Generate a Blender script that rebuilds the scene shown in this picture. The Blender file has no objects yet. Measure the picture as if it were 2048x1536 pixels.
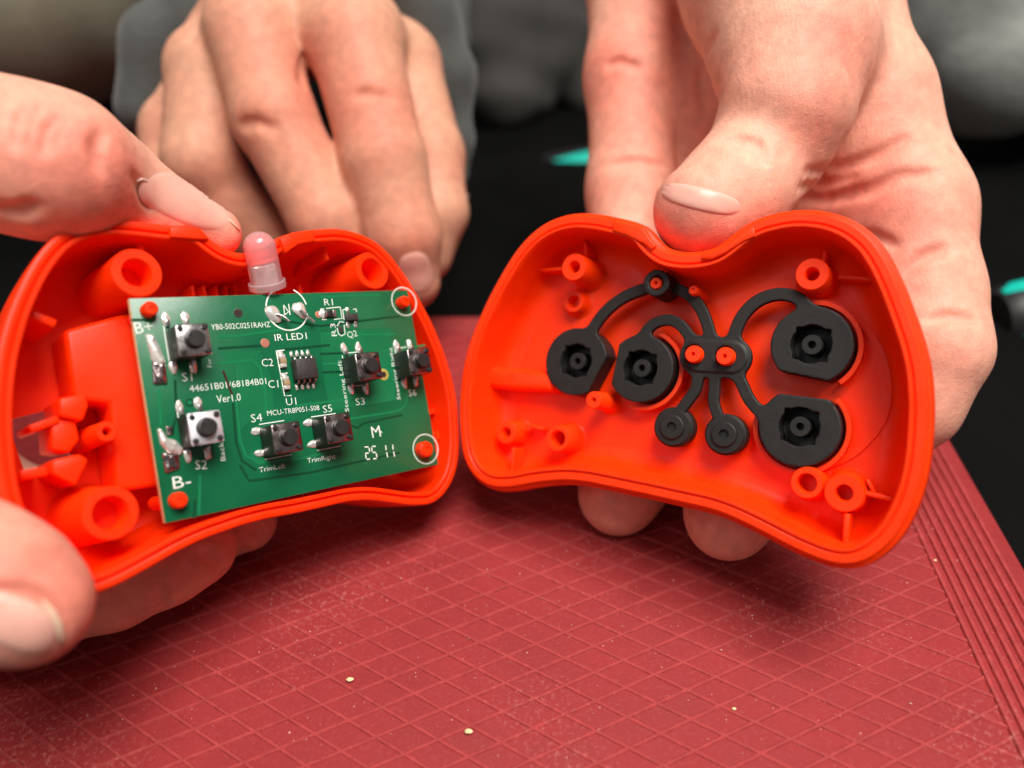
import bpy, bmesh, math, random
import numpy as np
from mathutils import Vector, Matrix
random.seed(7); rng = np.random.default_rng(11)
S = bpy.context.scene
COL = S.collection
MM = 0.001

# ------------------------------------------------------------------ camera
F = 1540.0                       # focal length in pixels of a 2048 px wide picture
CAM_H = 147.9                    # mm above the mat
nm_ = np.array([0.04595, 0.78647, 0.61592]); nm_ /= np.linalg.norm(nm_)   # mat "down" seen from the camera
Zw = -nm_
Xw = np.array([1.0, 0, 0]) - Zw[0] * Zw; Xw /= np.linalg.norm(Xw)
Yw = np.cross(Zw, Xw)
RM = np.array([Xw, Yw, Zw])      # camera axes (x right, y down, z forward) -> world
C0 = np.array([0, 0, CAM_H])
def W(p):                        # camera-space mm -> world metres
    return (np.asarray(p, float) @ RM.T + C0) * MM
cd = bpy.data.cameras.new('camera'); cam = bpy.data.objects.new('camera', cd); COL.objects.link(cam)
cx, cy, cz = RM[:, 0], -RM[:, 1], -RM[:, 2]
cam.matrix_world = Matrix([[cx[0], cy[0], cz[0], 0], [cx[1], cy[1], cz[1], 0], [cx[2], cy[2], cz[2], CAM_H * MM], [0, 0, 0, 1]])
cd.sensor_width = 36; cd.lens = F / 2048 * 36; cd.clip_start = 0.01; cd.clip_end = 10
cd.dof.use_dof = True; cd.dof.focus_distance = 0.163; cd.dof.aperture_fstop = 6.4
S.camera = cam

# ------------------------------------------------------------------ light
wd = bpy.data.worlds.new('World'); S.world = wd; wd.use_nodes = True
bg = wd.node_tree.nodes['Background']; bg.inputs[0].default_value = (1.0, 0.94, 0.88, 1); bg.inputs[1].default_value = 0.15
def area(name, loc, target, size, power, color):
    d = bpy.data.lights.new(name, 'AREA'); d.shape = 'RECTANGLE'; d.size = size[0]; d.size_y = size[1]; d.energy = power; d.color = color
    o = bpy.data.objects.new(name, d); COL.objects.link(o); o.location = loc
    o.rotation_euler = (Vector(target) - Vector(loc)).to_track_quat('-Z', 'Y').to_euler()
area('ceiling_lamp', (0.22, -0.01, 1.02), (0.02, 0.13, 0.03), (0.66, 0.46), 19.0, (1.0, 0.95, 0.89))
area('left_fill_light', (-0.75, -0.35, 0.85), (0.0, 0.15, 0.05), (0.35, 0.5), 1.2, (0.97, 0.97, 1.0))  # weak light added on the left for gloss and fill, not a window
S.view_settings.view_transform = 'Standard'; S.view_settings.look = 'None'; S.view_settings.exposure = 0.0; S.view_settings.gamma = 1

# ------------------------------------------------------------------ materials
def mat(name, col, rough=0.5, metal=0.0, spec=0.5, coat=0.0, sss=0.0, sssr=(1, .2, .1), sscale=0.003, var=0.0, vscale=200.0, bump=0.0, bscale=800.0, trans=0.0, sheen=0.0, alpha=1.0, ior=1.5):
    m = bpy.data.materials.new(name); m.use_nodes = True
    N = m.node_tree.nodes; Lk = m.node_tree.links; b = N['Principled BSDF']
    b.inputs['Base Color'].default_value = (*col, 1); b.inputs['Roughness'].default_value = rough; b.inputs['Metallic'].default_value = metal
    b.inputs['Specular IOR Level'].default_value = spec; b.inputs['Coat Weight'].default_value = coat; b.inputs['Coat Roughness'].default_value = 0.12
    b.inputs['IOR'].default_value = ior
    if sss: b.inputs['Subsurface Weight'].default_value = sss; b.inputs['Subsurface Radius'].default_value = sssr; b.inputs['Subsurface Scale'].default_value = sscale
    if trans: b.inputs['Transmission Weight'].default_value = trans
    if sheen: b.inputs['Sheen Weight'].default_value = sheen
    tc = N.new('ShaderNodeTexCoord')
    if var:
        n = N.new('ShaderNodeTexNoise'); n.inputs['Scale'].default_value = vscale; n.inputs['Detail'].default_value = 5
        Lk.new(tc.outputs['Object'], n.inputs['Vector'])
        r = N.new('ShaderNodeMapRange'); r.inputs[1].default_value = .3; r.inputs[2].default_value = .7; r.inputs[3].default_value = 1 - var; r.inputs[4].default_value = 1 + var
        Lk.new(n.outputs['Fac'], r.inputs[0])
        mx = N.new('ShaderNodeVectorMath'); mx.operation = 'SCALE'; mx.inputs[0].default_value = col
        Lk.new(r.outputs[0], mx.inputs['Scale']); Lk.new(mx.outputs[0], b.inputs['Base Color'])
        r2 = N.new('ShaderNodeMapRange'); r2.inputs[1].default_value = .3; r2.inputs[2].default_value = .7; r2.inputs[3].default_value = max(rough - .08, .03); r2.inputs[4].default_value = min(rough + .1, 1)
        Lk.new(n.outputs['Fac'], r2.inputs[0]); Lk.new(r2.outputs[0], b.inputs['Roughness'])
    if bump:
        n = N.new('ShaderNodeTexNoise'); n.inputs['Scale'].default_value = bscale; n.inputs['Detail'].default_value = 6
        Lk.new(tc.outputs['Object'], n.inputs['Vector'])
        bp = N.new('ShaderNodeBump'); bp.inputs['Strength'].default_value = bump; bp.inputs['Distance'].default_value = 0.0004
        Lk.new(n.outputs['Fac'], bp.inputs['Height']); Lk.new(bp.outputs[0], b.inputs['Normal'])
    return m
def skin_mat(name, pale, red, fine=0.3):
    m = bpy.data.materials.new(name); m.use_nodes = True
    N = m.node_tree.nodes; Lk = m.node_tree.links; b = N['Principled BSDF']
    tc = N.new('ShaderNodeTexCoord')
    def noise(sc, det=4):
        n = N.new('ShaderNodeTexNoise'); n.inputs['Scale'].default_value = sc; n.inputs['Detail'].default_value = det; Lk.new(tc.outputs['Object'], n.inputs['Vector']); return n.outputs['Fac']
    at = N.new('ShaderNodeAttribute'); at.attribute_name = 'blush'
    big = noise(45, 3)
    mr = N.new('ShaderNodeMapRange'); mr.inputs[1].default_value = .38; mr.inputs[2].default_value = .68; mr.inputs[3].default_value = 0; mr.inputs[4].default_value = .55; Lk.new(big, mr.inputs[0])
    ad = N.new('ShaderNodeMath'); ad.operation = 'ADD'; ad.use_clamp = True; Lk.new(mr.outputs[0], ad.inputs[0]); Lk.new(at.outputs['Fac'], ad.inputs[1])
    mx = N.new('ShaderNodeMix'); mx.data_type = 'RGBA'; mx.inputs['A'].default_value = (*pale, 1); mx.inputs['B'].default_value = (*red, 1); Lk.new(ad.outputs[0], mx.inputs['Factor'])
    sp = noise(330, 6)
    mr2 = N.new('ShaderNodeMapRange'); mr2.inputs[1].default_value = .3; mr2.inputs[2].default_value = .7; mr2.inputs[3].default_value = .85; mr2.inputs[4].default_value = 1.08; Lk.new(sp, mr2.inputs[0])
    sc = N.new('ShaderNodeVectorMath'); sc.operation = 'SCALE'; Lk.new(mx.outputs['Result'], sc.inputs[0]); Lk.new(mr2.outputs[0], sc.inputs['Scale']); Lk.new(sc.outputs[0], b.inputs['Base Color'])
    vo = N.new('ShaderNodeTexVoronoi'); vo.inputs['Scale'].default_value = 1500; vo.feature = 'DISTANCE_TO_EDGE'; Lk.new(tc.outputs['Object'], vo.inputs['Vector'])
    fn = noise(900, 8)
    wv = N.new('ShaderNodeTexWave'); wv.inputs['Scale'].default_value = 330; wv.inputs['Distortion'].default_value = 6; wv.inputs['Detail'].default_value = 2; Lk.new(tc.outputs['Object'], wv.inputs['Vector'])
    a1 = N.new('ShaderNodeMath'); a1.operation = 'MULTIPLY_ADD'; Lk.new(vo.outputs[0], a1.inputs[0]); a1.inputs[1].default_value = .6; Lk.new(fn, a1.inputs[2])
    a2 = N.new('ShaderNodeMath'); a2.operation = 'MULTIPLY_ADD'; Lk.new(wv.outputs['Fac'], a2.inputs[0]); a2.inputs[1].default_value = .12; Lk.new(a1.outputs[0], a2.inputs[2])
    bp = N.new('ShaderNodeBump'); bp.inputs['Strength'].default_value = fine; bp.inputs['Distance'].default_value = 0.00045; Lk.new(a2.outputs[0], bp.inputs['Height']); Lk.new(bp.outputs[0], b.inputs['Normal'])
    b.inputs['Roughness'].default_value = .56; b.inputs['Specular IOR Level'].default_value = .30
    b.inputs['Subsurface Weight'].default_value = .35; b.inputs['Subsurface Radius'].default_value = (1, .32, .18); b.inputs['Subsurface Scale'].default_value = .0028
    return m
M = {}
M['shell'] = mat('orange_plastic', (1.0, 0.034, 0.001), rough=.40, spec=.22, sss=.35, sssr=(1, .12, .03), sscale=.0025, var=.03, vscale=90, bump=.05, bscale=900)
M['shell2'] = mat('orange_plastic_front', (1.0, 0.042, 0.001), rough=.40, spec=.26, sss=.35, sssr=(1, .12, .03), sscale=.0025, var=.05, vscale=160, bump=.05, bscale=900)
M['rubber'] = mat('black_silicone', (0.012, 0.011, 0.010), rough=.55, spec=.4, var=.18, vscale=350, bump=.12, bscale=1500)
M['pcb'] = mat('green_solder_mask', (0.003, 0.120, 0.046), rough=.26, spec=.45, coat=.2, var=.22, vscale=45, bump=.04, bscale=600)
M['pour'] = mat('copper_pour_green', (0.004, 0.150, 0.055), rough=.3, coat=.12, var=.15, vscale=60)
M['trace'] = mat('green_track', (0.001, 0.055, 0.022), rough=.25, coat=.4)
M['trace2'] = mat('green_track_light', (0.006, 0.185, 0.066), rough=.25, coat=.4)
M['fr4'] = mat('board_edge', (0.72, 0.52, 0.27), rough=.7, var=.15, vscale=700)
M['silk'] = mat('white_silkscreen', (0.80, 0.86, 0.78), rough=.6)
M['solder'] = mat('solder', (0.95, 0.90, 0.84), rough=.26, metal=.62, bump=.3, bscale=700)
M['steel'] = mat('tinned_steel', (0.66, 0.63, 0.63), rough=.24, metal=1, var=.06, vscale=500)
M['steel_refl_pale'] = mat('steel_pale_reflection', (0.88, 0.88, 0.93), rough=.42, metal=.7, var=.05, vscale=500)  # same steel made paler: a bright reflection put into the colour
M['steel_refl_red'] = mat('steel_red_reflection', (0.42, 0.34, 0.34), rough=.2, metal=1, var=.06, vscale=500)  # same steel darkened and reddened: reflection of the red surroundings put into the colour
M['blk'] = mat('black_plastic', (0.018, 0.017, 0.017), rough=.42, var=.15, vscale=500)
M['chip'] = mat('epoxy_black', (0.035, 0.030, 0.030), rough=.48, bump=.15, bscale=2500, var=.1, vscale=900)
M['ceramic'] = mat('capacitor_ceramic', (0.36, 0.24, 0.13), rough=.5)
M['copper'] = mat('copper_pad', (0.75, 0.30, 0.22), rough=.35, metal=.6)
M['gold'] = mat('brass_ring', (0.62, 0.50, 0.12), rough=.4, metal=.4)
M['dark'] = mat('hole_dark', (0.03, 0.012, 0.01), rough=.9)
M['burn'] = mat('flux_mark', (0.045, 0.012, 0.006), rough=.35)
M['lens'] = mat('pink_epoxy', (1.0, 0.74, 0.77), rough=.10, spec=.8, trans=.74, sss=.6, sssr=(1, .7, .7), sscale=.004, ior=1.45)
M['lens_in'] = mat('led_frame', (0.92, 0.86, 0.78), rough=.3, metal=.4)
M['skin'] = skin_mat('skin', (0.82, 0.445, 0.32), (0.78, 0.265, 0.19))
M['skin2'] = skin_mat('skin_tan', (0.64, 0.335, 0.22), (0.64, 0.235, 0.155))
M['nail'] = mat('nail', (0.80, 0.42, 0.335), rough=.36, spec=.4, sss=.3, sssr=(1, .4, .3), var=.06, vscale=300)
M['nailtip'] = mat('nail_edge', (0.84, 0.58, 0.42), rough=.35, sss=.3)
M['flake'] = mat('dry_skin', (0.86, 0.68, 0.58), rough=.8)
M['mat'] = mat('red_silicone', (0.275, 0.025, 0.027), rough=.6, spec=.18, var=.10, vscale=60, bump=.25, bscale=1400)
def scuffs(m):   # pale rubbed patches and fine scratches on the silicone
    N = m.node_tree.nodes; Lk = m.node_tree.links; b = N['Principled BSDF']; src = b.inputs['Base Color'].links[0].from_socket
    tc = N.new('ShaderNodeTexCoord'); n1 = N.new('ShaderNodeTexNoise'); n1.inputs['Scale'].default_value = 22; n1.inputs['Detail'].default_value = 3; Lk.new(tc.outputs['Object'], n1.inputs['Vector'])
    n2 = N.new('ShaderNodeTexNoise'); n2.inputs['Scale'].default_value = 900; n2.inputs['Detail'].default_value = 8; n2.inputs['Roughness'].default_value = .75; Lk.new(tc.outputs['Object'], n2.inputs['Vector'])
    a = N.new('ShaderNodeMapRange'); a.inputs[1].default_value = .50; a.inputs[2].default_value = .72; a.inputs[3].default_value = .12; Lk.new(n1.outputs['Fac'], a.inputs[0])
    c = N.new('ShaderNodeMapRange'); c.inputs[1].default_value = .52; c.inputs[2].default_value = .74; Lk.new(n2.outputs['Fac'], c.inputs[0])
    mu = N.new('ShaderNodeMath'); mu.operation = 'MULTIPLY'; Lk.new(a.outputs[0], mu.inputs[0]); Lk.new(c.outputs[0], mu.inputs[1])
    mx = N.new('ShaderNodeMix'); mx.data_type = 'RGBA'; mx.inputs['B'].default_value = (.62, .26, .23, 1); Lk.new(src, mx.inputs['A']); Lk.new(mu.outputs[0], mx.inputs['Factor']); Lk.new(mx.outputs['Result'], b.inputs['Base Color'])
scuffs(M['mat'])
M['ridge'] = mat('red_silicone_ridge', (0.335, 0.041, 0.041), rough=.68, spec=.2, var=.16, vscale=400, bump=.3, bscale=1800)
scuffs(M['ridge'])
M['dust'] = mat('dust', (0.70, 0.40, 0.34), rough=.9)
M['crumb'] = mat('crumb', (0.80, 0.66, 0.36), rough=.8, var=.2, vscale=2000)
M['table'] = mat('black_table', (0.003, 0.003, 0.003), spec=.06, rough=.7, var=.25, vscale=25)
M['fleece'] = mat('grey_fleece', (0.30, 0.32, 0.30), rough=.95, var=.18, vscale=60, bump=1.0, bscale=180, sheen=.3)
M['knit'] = mat('dark_grey_knit', (0.065, 0.070, 0.066), rough=.95, var=.2, vscale=90, bump=.8, bscale=400, sheen=.2)
M['olive'] = mat('taupe_cloth', (0.27, 0.255, 0.18), rough=.95, var=.25, vscale=25, bump=.4, bscale=150, sheen=.2)
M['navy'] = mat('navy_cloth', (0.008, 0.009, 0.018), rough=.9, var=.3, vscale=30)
M['char'] = mat('charcoal_cloth', (0.045, 0.043, 0.039), rough=.95, var=.25, vscale=18, bump=.4, bscale=150)
M['teal'] = mat('teal_grip', (0.0, 0.50, 0.40), rough=.4)
M['gripblk'] = mat('black_grip', (0.018, 0.018, 0.019), rough=.45, spec=.4)

# ------------------------------------------------------------------ objects
def link(name, me, parent=None, m=None, smooth=35):
    o = bpy.data.objects.new(name, me); COL.objects.link(o)
    if parent is not None: o.parent = parent
    if m is not None and len(me.materials) == 0: me.materials.append(m)
    if smooth is not None and len(me.polygons):
        me.polygons.foreach_set('use_smooth', [True] * len(me.polygons))
        if smooth < 180: me.set_sharp_from_angle(angle=math.radians(smooth))
    return o
def mesh(name, V, Fc, parent=None, m=None, smooth=35, scale=MM):
    me = bpy.data.meshes.new(name); me.from_pydata((np.asarray(V, float) * scale).tolist(), [], [list(map(int, f)) for f in Fc]); me.update()
    return link(name, me, parent, m, smooth)
def tag(o, label=None, cat=None, group=None, kind=None):
    if label: o['label'] = label
    if cat: o['category'] = cat
    if group: o['group'] = group
    if kind: o['kind'] = kind
    return o
def recalc(o):
    bm = bmesh.new(); bm.from_mesh(o.data); bmesh.ops.recalc_face_normals(bm, faces=bm.faces); bm.to_mesh(o.data); bm.free(); return o

class Frame:
    """A plane in space: origin O, axes X (right), Y (up), N (towards the camera), camera-space mm."""
    def __init__(s, O, X, Y, N): s.O, s.X, s.Y, s.N = [np.asarray(a, float) for a in (O, X, Y, N)]
    def uv(s, px, py, h=0.0):
        d = np.array([(px - 1024) / F, (py - 768) / F, 1.0]); Q = s.O + s.N * h
        p = d * ((s.N @ Q) / (s.N @ d)) - Q
        return np.array([p @ s.X, p @ s.Y])
    def uvs(s, P, h=0.0): return np.array([s.uv(a, b, h) for a, b in P])
    def depth(s, px, py, h=0.0):
        d = np.array([(px - 1024) / F, (py - 768) / F, 1.0]); return (s.N @ (s.O + s.N * h)) / (s.N @ d)
    def cam(s, u, v, h): return s.O + s.X * u + s.Y * v + s.N * h
    def empty(s, name):
        o = bpy.data.objects.new(name, None); COL.objects.link(o); o.empty_display_size = .01
        ax, ay, an = RM @ s.X, RM @ s.Y, RM @ s.N; c = W(s.O)
        o.matrix_world = Matrix([[ax[0], ay[0], an[0], c[0]], [ax[1], ay[1], an[1], c[1]], [ax[2], ay[2], an[2], c[2]], [0, 0, 0, 1]]); return o
def plane_frame(az, el, th, c0, D):
    az, el, th = map(math.radians, (az, el, th))
    n = np.array([math.sin(az) * math.cos(el), math.sin(el), -math.cos(az) * math.cos(el)])
    x = np.cross(n, [0, 1, 0]); x /= np.linalg.norm(x); x = x if x[0] > 0 else -x
    y = np.cross(n, x); y = y if y[1] > 0 else -y
    X = math.cos(th) * x + math.sin(th) * y; Yd = -math.sin(th) * x + math.cos(th) * y
    return Frame(np.array([(c0[0] - 1024) / F, (c0[1] - 768) / F, 1.0]) * D, X, -Yd, n)
LF = plane_frame(42.8, -9.1, -5.9, (560, 800), 160)
RF = plane_frame(-29.5, -4.5, 7.2, (1395, 760), 160)
a_ = np.array([1.0957, -.1554, .9659]); b_ = np.array([.1748, .9833, -.0501]); a_ /= np.linalg.norm(a_)
b_ -= (b_ @ a_) * a_; b_ /= np.linalg.norm(b_); nb = np.cross(a_, -b_)
dB = LF.depth(560, 800, 0.5)
BF = Frame(np.array([(560 - 1024) / F, (800 - 768) / F, 1.0]) * dB, a_, -b_, nb)

def lathe(name, prof, c=(0, 0), parent=None, m=None, seg=28, sx=1.0, z0=0.0, smooth=35):
    V, Fc = [], []
    for r, z in prof:
        for k in range(seg):
            a = 2 * math.pi * k / seg; V.append((c[0] + r * sx * math.cos(a), c[1] + r * math.sin(a), z + z0))
    for i in range(len(prof) - 1):
        for k in range(seg): k2 = (k + 1) % seg; Fc.append((i * seg + k, i * seg + k2, (i + 1) * seg + k2, (i + 1) * seg + k))
    Fc.append(list(range(seg - 1, -1, -1))); Fc.append([(len(prof) - 1) * seg + k for k in range(seg)])
    return recalc(mesh(name, V, Fc, parent, m, smooth))
def boss(name, c, zt, zb, ro, ri, parent, m, flare=1.12, seg=32, hole=7.0):
    """hollow screw post: outer wall, chamfered lip, bore"""
    prof = [(ro * flare + 1.2, zb), (ro * flare + .3, zb + .5), (ro * flare, zb + 1.2), (ro, zt - .25), (ro - .2, zt), (ri + .15, zt), (ri, zt - .2), (ri * .93, zt - hole), (.01, zt - hole - .05)]
    V, Fc = [], []
    for r, z in prof:
        for k in range(seg):
            a = 2 * math.pi * k / seg; V.append((c[0] + r * math.cos(a), c[1] + r * math.sin(a), z))
    for i in range(len(prof) - 1):
        for k in range(seg): k2 = (k + 1) % seg; Fc.append((i * seg + k, i * seg + k2, (i + 1) * seg + k2, (i + 1) * seg + k))
    return mesh(name, V, Fc, parent, m, 40)
def box(name, c, size, z0, z1, ang=0.0, parent=None, m=None, bev=0.15, taper=0.0):
    bm = bmesh.new(); bmesh.ops.create_cube(bm, size=1.0)
    ca, sa = math.cos(ang), math.sin(ang)
    for v in bm.verts:
        k = 1 - taper if v.co.z > 0 else 1
        x, y = v.co.x * size[0] * k, v.co.y * size[1] * k; z = z1 if v.co.z > 0 else z0
        v.co = (c[0] + x * ca - y * sa, c[1] + x * sa + y * ca, z)
    if bev: bmesh.ops.bevel(bm, geom=list(bm.edges), offset=bev, segments=2, profile=.5, affect='EDGES')
    for v in bm.verts: v.co *= MM
    me = bpy.data.meshes.new(name); bm.to_mesh(me); bm.free()
    return link(name, me, parent, m, 50)
def prism(name, P, z0, z1, parent, m, bev=0.3, seg=2):
    bm = bmesh.new(); vs = [bm.verts.new((p[0], p[1], z1)) for p in P]; f = bm.faces.new(vs)
    r = bmesh.ops.extrude_face_region(bm, geom=[f]);
    for v in [g for g in r['geom'] if isinstance(g, bmesh.types.BMVert)]: v.co.z = z0
    bmesh.ops.recalc_face_normals(bm, faces=bm.faces)
    if bev: bmesh.ops.bevel(bm, geom=[e for e in bm.edges if e.calc_face_angle(0) > .5], offset=bev, segments=seg, profile=.5, affect='EDGES')
    for v in bm.verts: v.co *= MM
    me = bpy.data.meshes.new(name); bm.to_mesh(me); bm.free(); return link(name, me, parent, m, 50)
def ribbon(name, P, w, z, parent, m, t=0.03, closed=False):
    """a thin raised strip of width w along a polyline, height t"""
    P = np.asarray(P, float); n = len(P); V, Fc = [], []
    T = np.roll(P, -1, 0) - np.roll(P, 1, 0) if closed else np.gradient(P, axis=0)
    T /= np.linalg.norm(T, axis=1)[:, None] + 1e-9; Nn = np.c_[-T[:, 1], T[:, 0]]
    for p, q in zip(P, Nn):
        for s, zz in ((.5, z), (.5, z + t), (-.5, z + t), (-.5, z)): V.append((p[0] + q[0] * w * s, p[1] + q[1] * w * s, zz))
    for i in range(n if closed else n - 1):
        j = (i + 1) % n
        for k in range(3): Fc.append((4 * i + k, 4 * j + k, 4 * j + k + 1, 4 * i + k + 1))
    return mesh(name, V, Fc, parent, m, 40)
def tube(name, P, R, parent, m, seg=10):
    """round tube along a 3-D polyline; R radius or list"""
    P = np.asarray(P, float); n = len(P); R = np.full(n, R) if np.isscalar(R) else np.asarray(R)
    T = np.gradient(P, axis=0); T /= np.linalg.norm(T, axis=1)[:, None] + 1e-9
    ref = np.array([0.3, 0.2, 1.0]); V, Fc = [], []
    for i in range(n):
        u = np.cross(T[i], ref); u /= np.linalg.norm(u) + 1e-9; w = np.cross(T[i], u)
        for k in range(seg): a = 2 * math.pi * k / seg; V.append(P[i] + R[i] * (u * math.cos(a) + w * math.sin(a)))
    for i in range(n - 1):
        for k in range(seg): k2 = (k + 1) % seg; Fc.append((i * seg + k, i * seg + k2, (i + 1) * seg + k2, (i + 1) * seg + k))
    Fc.append(list(range(seg))); Fc.append([(n - 1) * seg + k for k in range(seg)])
    return recalc(mesh(name, V, Fc, parent, m, 60))
def blob(name, c, r, z, ang, parent, m, seed=0, lump=.12):
    """a solder fillet: a flattened uneven drop"""
    bm = bmesh.new(); bmesh.ops.create_icosphere(bm, subdivisions=3, radius=1.0); rr = random.Random(seed); ph = [rr.uniform(0, 6) for _ in range(4)]
    ca, sa = math.cos(ang), math.sin(ang)
    for v in bm.verts:
        q = v.co; k = 1 + lump * (math.sin(3.1 * q.x + ph[0]) * math.cos(2.7 * q.y + ph[1]) + .5 * math.sin(5 * q.z + 4 * q.x + ph[2]))
        x, y, zz = q.x * r[0] * k, q.y * r[1] * k, q.z * r[2] * k
        v.co = ((c[0] + x * ca - y * sa) * MM, (c[1] + x * sa + y * ca) * MM, (z + zz) * MM)
    me = bpy.data.meshes.new(name); bm.to_mesh(me); bm.free(); return link(name, me, parent, m, 180)

def smooth_loop(P, n, sig):
    P = np.asarray(P, float); Q = np.vstack([P, P[:1]]); d = np.r_[0, np.cumsum(np.hypot(*np.diff(Q, axis=0).T))]
    k = 8 * n; t = np.linspace(0, d[-1], k, endpoint=False); R = np.c_[np.interp(t, d, Q[:, 0]), np.interp(t, d, Q[:, 1])]
    s = sig / (d[-1] / k); x = np.arange(-int(4 * s), int(4 * s) + 1); g = np.exp(-x ** 2 / (2 * s * s)); g /= g.sum(); h = len(x) // 2
    R = np.c_[[np.convolve(np.r_[R[-h:, c], R[:, c], R[:h, c]], g, 'valid') for c in (0, 1)]].T
    return R[::8]
def inset(P, w):
    T = np.roll(P, -1, 0) - np.roll(P, 1, 0); T /= np.linalg.norm(T, axis=1)[:, None]; N = np.c_[-T[:, 1], T[:, 0]]
    a = 0.5 * np.sum(P[:, 0] * np.roll(P[:, 1], -1) - np.roll(P[:, 0], -1) * P[:, 1])
    return P + N * w * (1 if a > 0 else -1)
def shell_body(name, outline, prof, parent, m, sm=1.4):
    L = smooth_loop(outline, 300, sm); V, Fc = [], []; n = len(L)
    for w, z in prof:
        q = inset(L, w)
        if w > 3: # relax deep insets so that they stay clean
            for _ in range(int(w * 3)): q = (np.roll(q, 1, 0) + 2 * q + np.roll(q, -1, 0)) / 4
        V += [(x, y, z) for x, y in q]
    for i in range(len(prof) - 1):
        for k in range(n): k2 = (k + 1) % n; Fc.append((i * n + k, i * n + k2, (i + 1) * n + k2, (i + 1) * n + k))
    Fc.append([k for k in range(n)]); Fc.append([(len(prof) - 1) * n + k for k in range(n)][::-1])
    return recalc(mesh(name, V, Fc, parent, m, 32))
def cut(o, cutter):
    md = o.modifiers.new('b', 'BOOLEAN'); md.operation = 'DIFFERENCE'; md.object = cutter; md.solver = 'EXACT'
    bpy.context.view_layer.update(); dg = bpy.context.evaluated_depsgraph_get()
    me = bpy.data.meshes.new_from_object(o.evaluated_get(dg)); o.modifiers.clear(); o.data = me
    me.set_sharp_from_angle(angle=math.radians(32)); bpy.data.objects.remove(cutter)

# ------------------------------------------------------------------ distance fields -> meshes
def surface_nets(v, o, h):
    s = v < 0; nx, ny, nz = v.shape; C = np.zeros((nx - 1, ny - 1, nz - 1), np.int8)
    cor = [(i, j, k) for i in (0, 1) for j in (0, 1) for k in (0, 1)]
    for i, j, k in cor: C += s[i:nx - 1 + i, j:ny - 1 + j, k:nz - 1 + k]
    act = np.argwhere((C > 0) & (C < 8)); idx = -np.ones(C.shape, np.int32); idx[tuple(act.T)] = np.arange(len(act))
    acc = np.zeros((len(act), 3)); cnt = np.zeros(len(act))
    for a in cor:
        for ax in range(3):
            if a[ax]: continue
            b = list(a); b[ax] = 1
            va = v[tuple((act + a).T)]; vb = v[tuple((act + b).T)]; mk = (va < 0) != (vb < 0)
            t = np.where(mk, va / np.where(mk, va - vb, 1), 0)
            p = np.tile(np.array(a, float), (len(act), 1)); p[:, ax] += t; acc += p * mk[:, None]; cnt += mk
    V = (act + acc / cnt[:, None]) * h + o; Q = []
    for ax in range(3):
        u, w = (ax + 1) % 3, (ax + 2) % 3; sl = [slice(None)] * 3; sr = [slice(None)] * 3; sl[ax] = slice(0, -1); sr[ax] = slice(1, None)
        E = np.argwhere(s[tuple(sl)] != s[tuple(sr)]); E = E[(E[:, u] > 0) & (E[:, w] > 0) & (E[:, u] < v.shape[u] - 1) & (E[:, w] < v.shape[w] - 1)]
        ins = s[tuple(E.T)]; du = np.zeros(3, int); du[u] = 1; dw = np.zeros(3, int); dw[w] = 1
        q = np.stack([idx[tuple(x.T)] for x in (E, E - du, E - du - dw, E - dw)], 1); q[~ins] = q[~ins][:, ::-1]; Q.append(q)
    return V, np.vstack(Q)
def fast_mesh(name, V, Q, parent=None, m=None, smooth=180, origin=None):
    me = bpy.data.meshes.new(name); V = np.asarray(V, np.float32)
    if origin is not None: V = V - np.asarray(origin, np.float32)
    me.vertices.add(len(V)); me.vertices.foreach_set('co', V.ravel())
    me.loops.add(Q.size); me.loops.foreach_set('vertex_index', Q.ravel().astype(np.int32))
    me.polygons.add(len(Q)); me.polygons.foreach_set('loop_start', np.arange(0, Q.size, 4, dtype=np.int32)); me.update(calc_edges=True); me.validate()
    o = link(name, me, parent, m, smooth)
    if origin is not None: o.location = origin
    return o
def smin(a, b, k):
    h = np.clip(.5 + .5 * (b - a) / k, 0, 1); return b + (a - b) * h - k * h * (1 - h)
def cam_pt(px, py, d): return np.array([(px - 1024) / F * d, (py - 768) / F * d, d])
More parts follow.
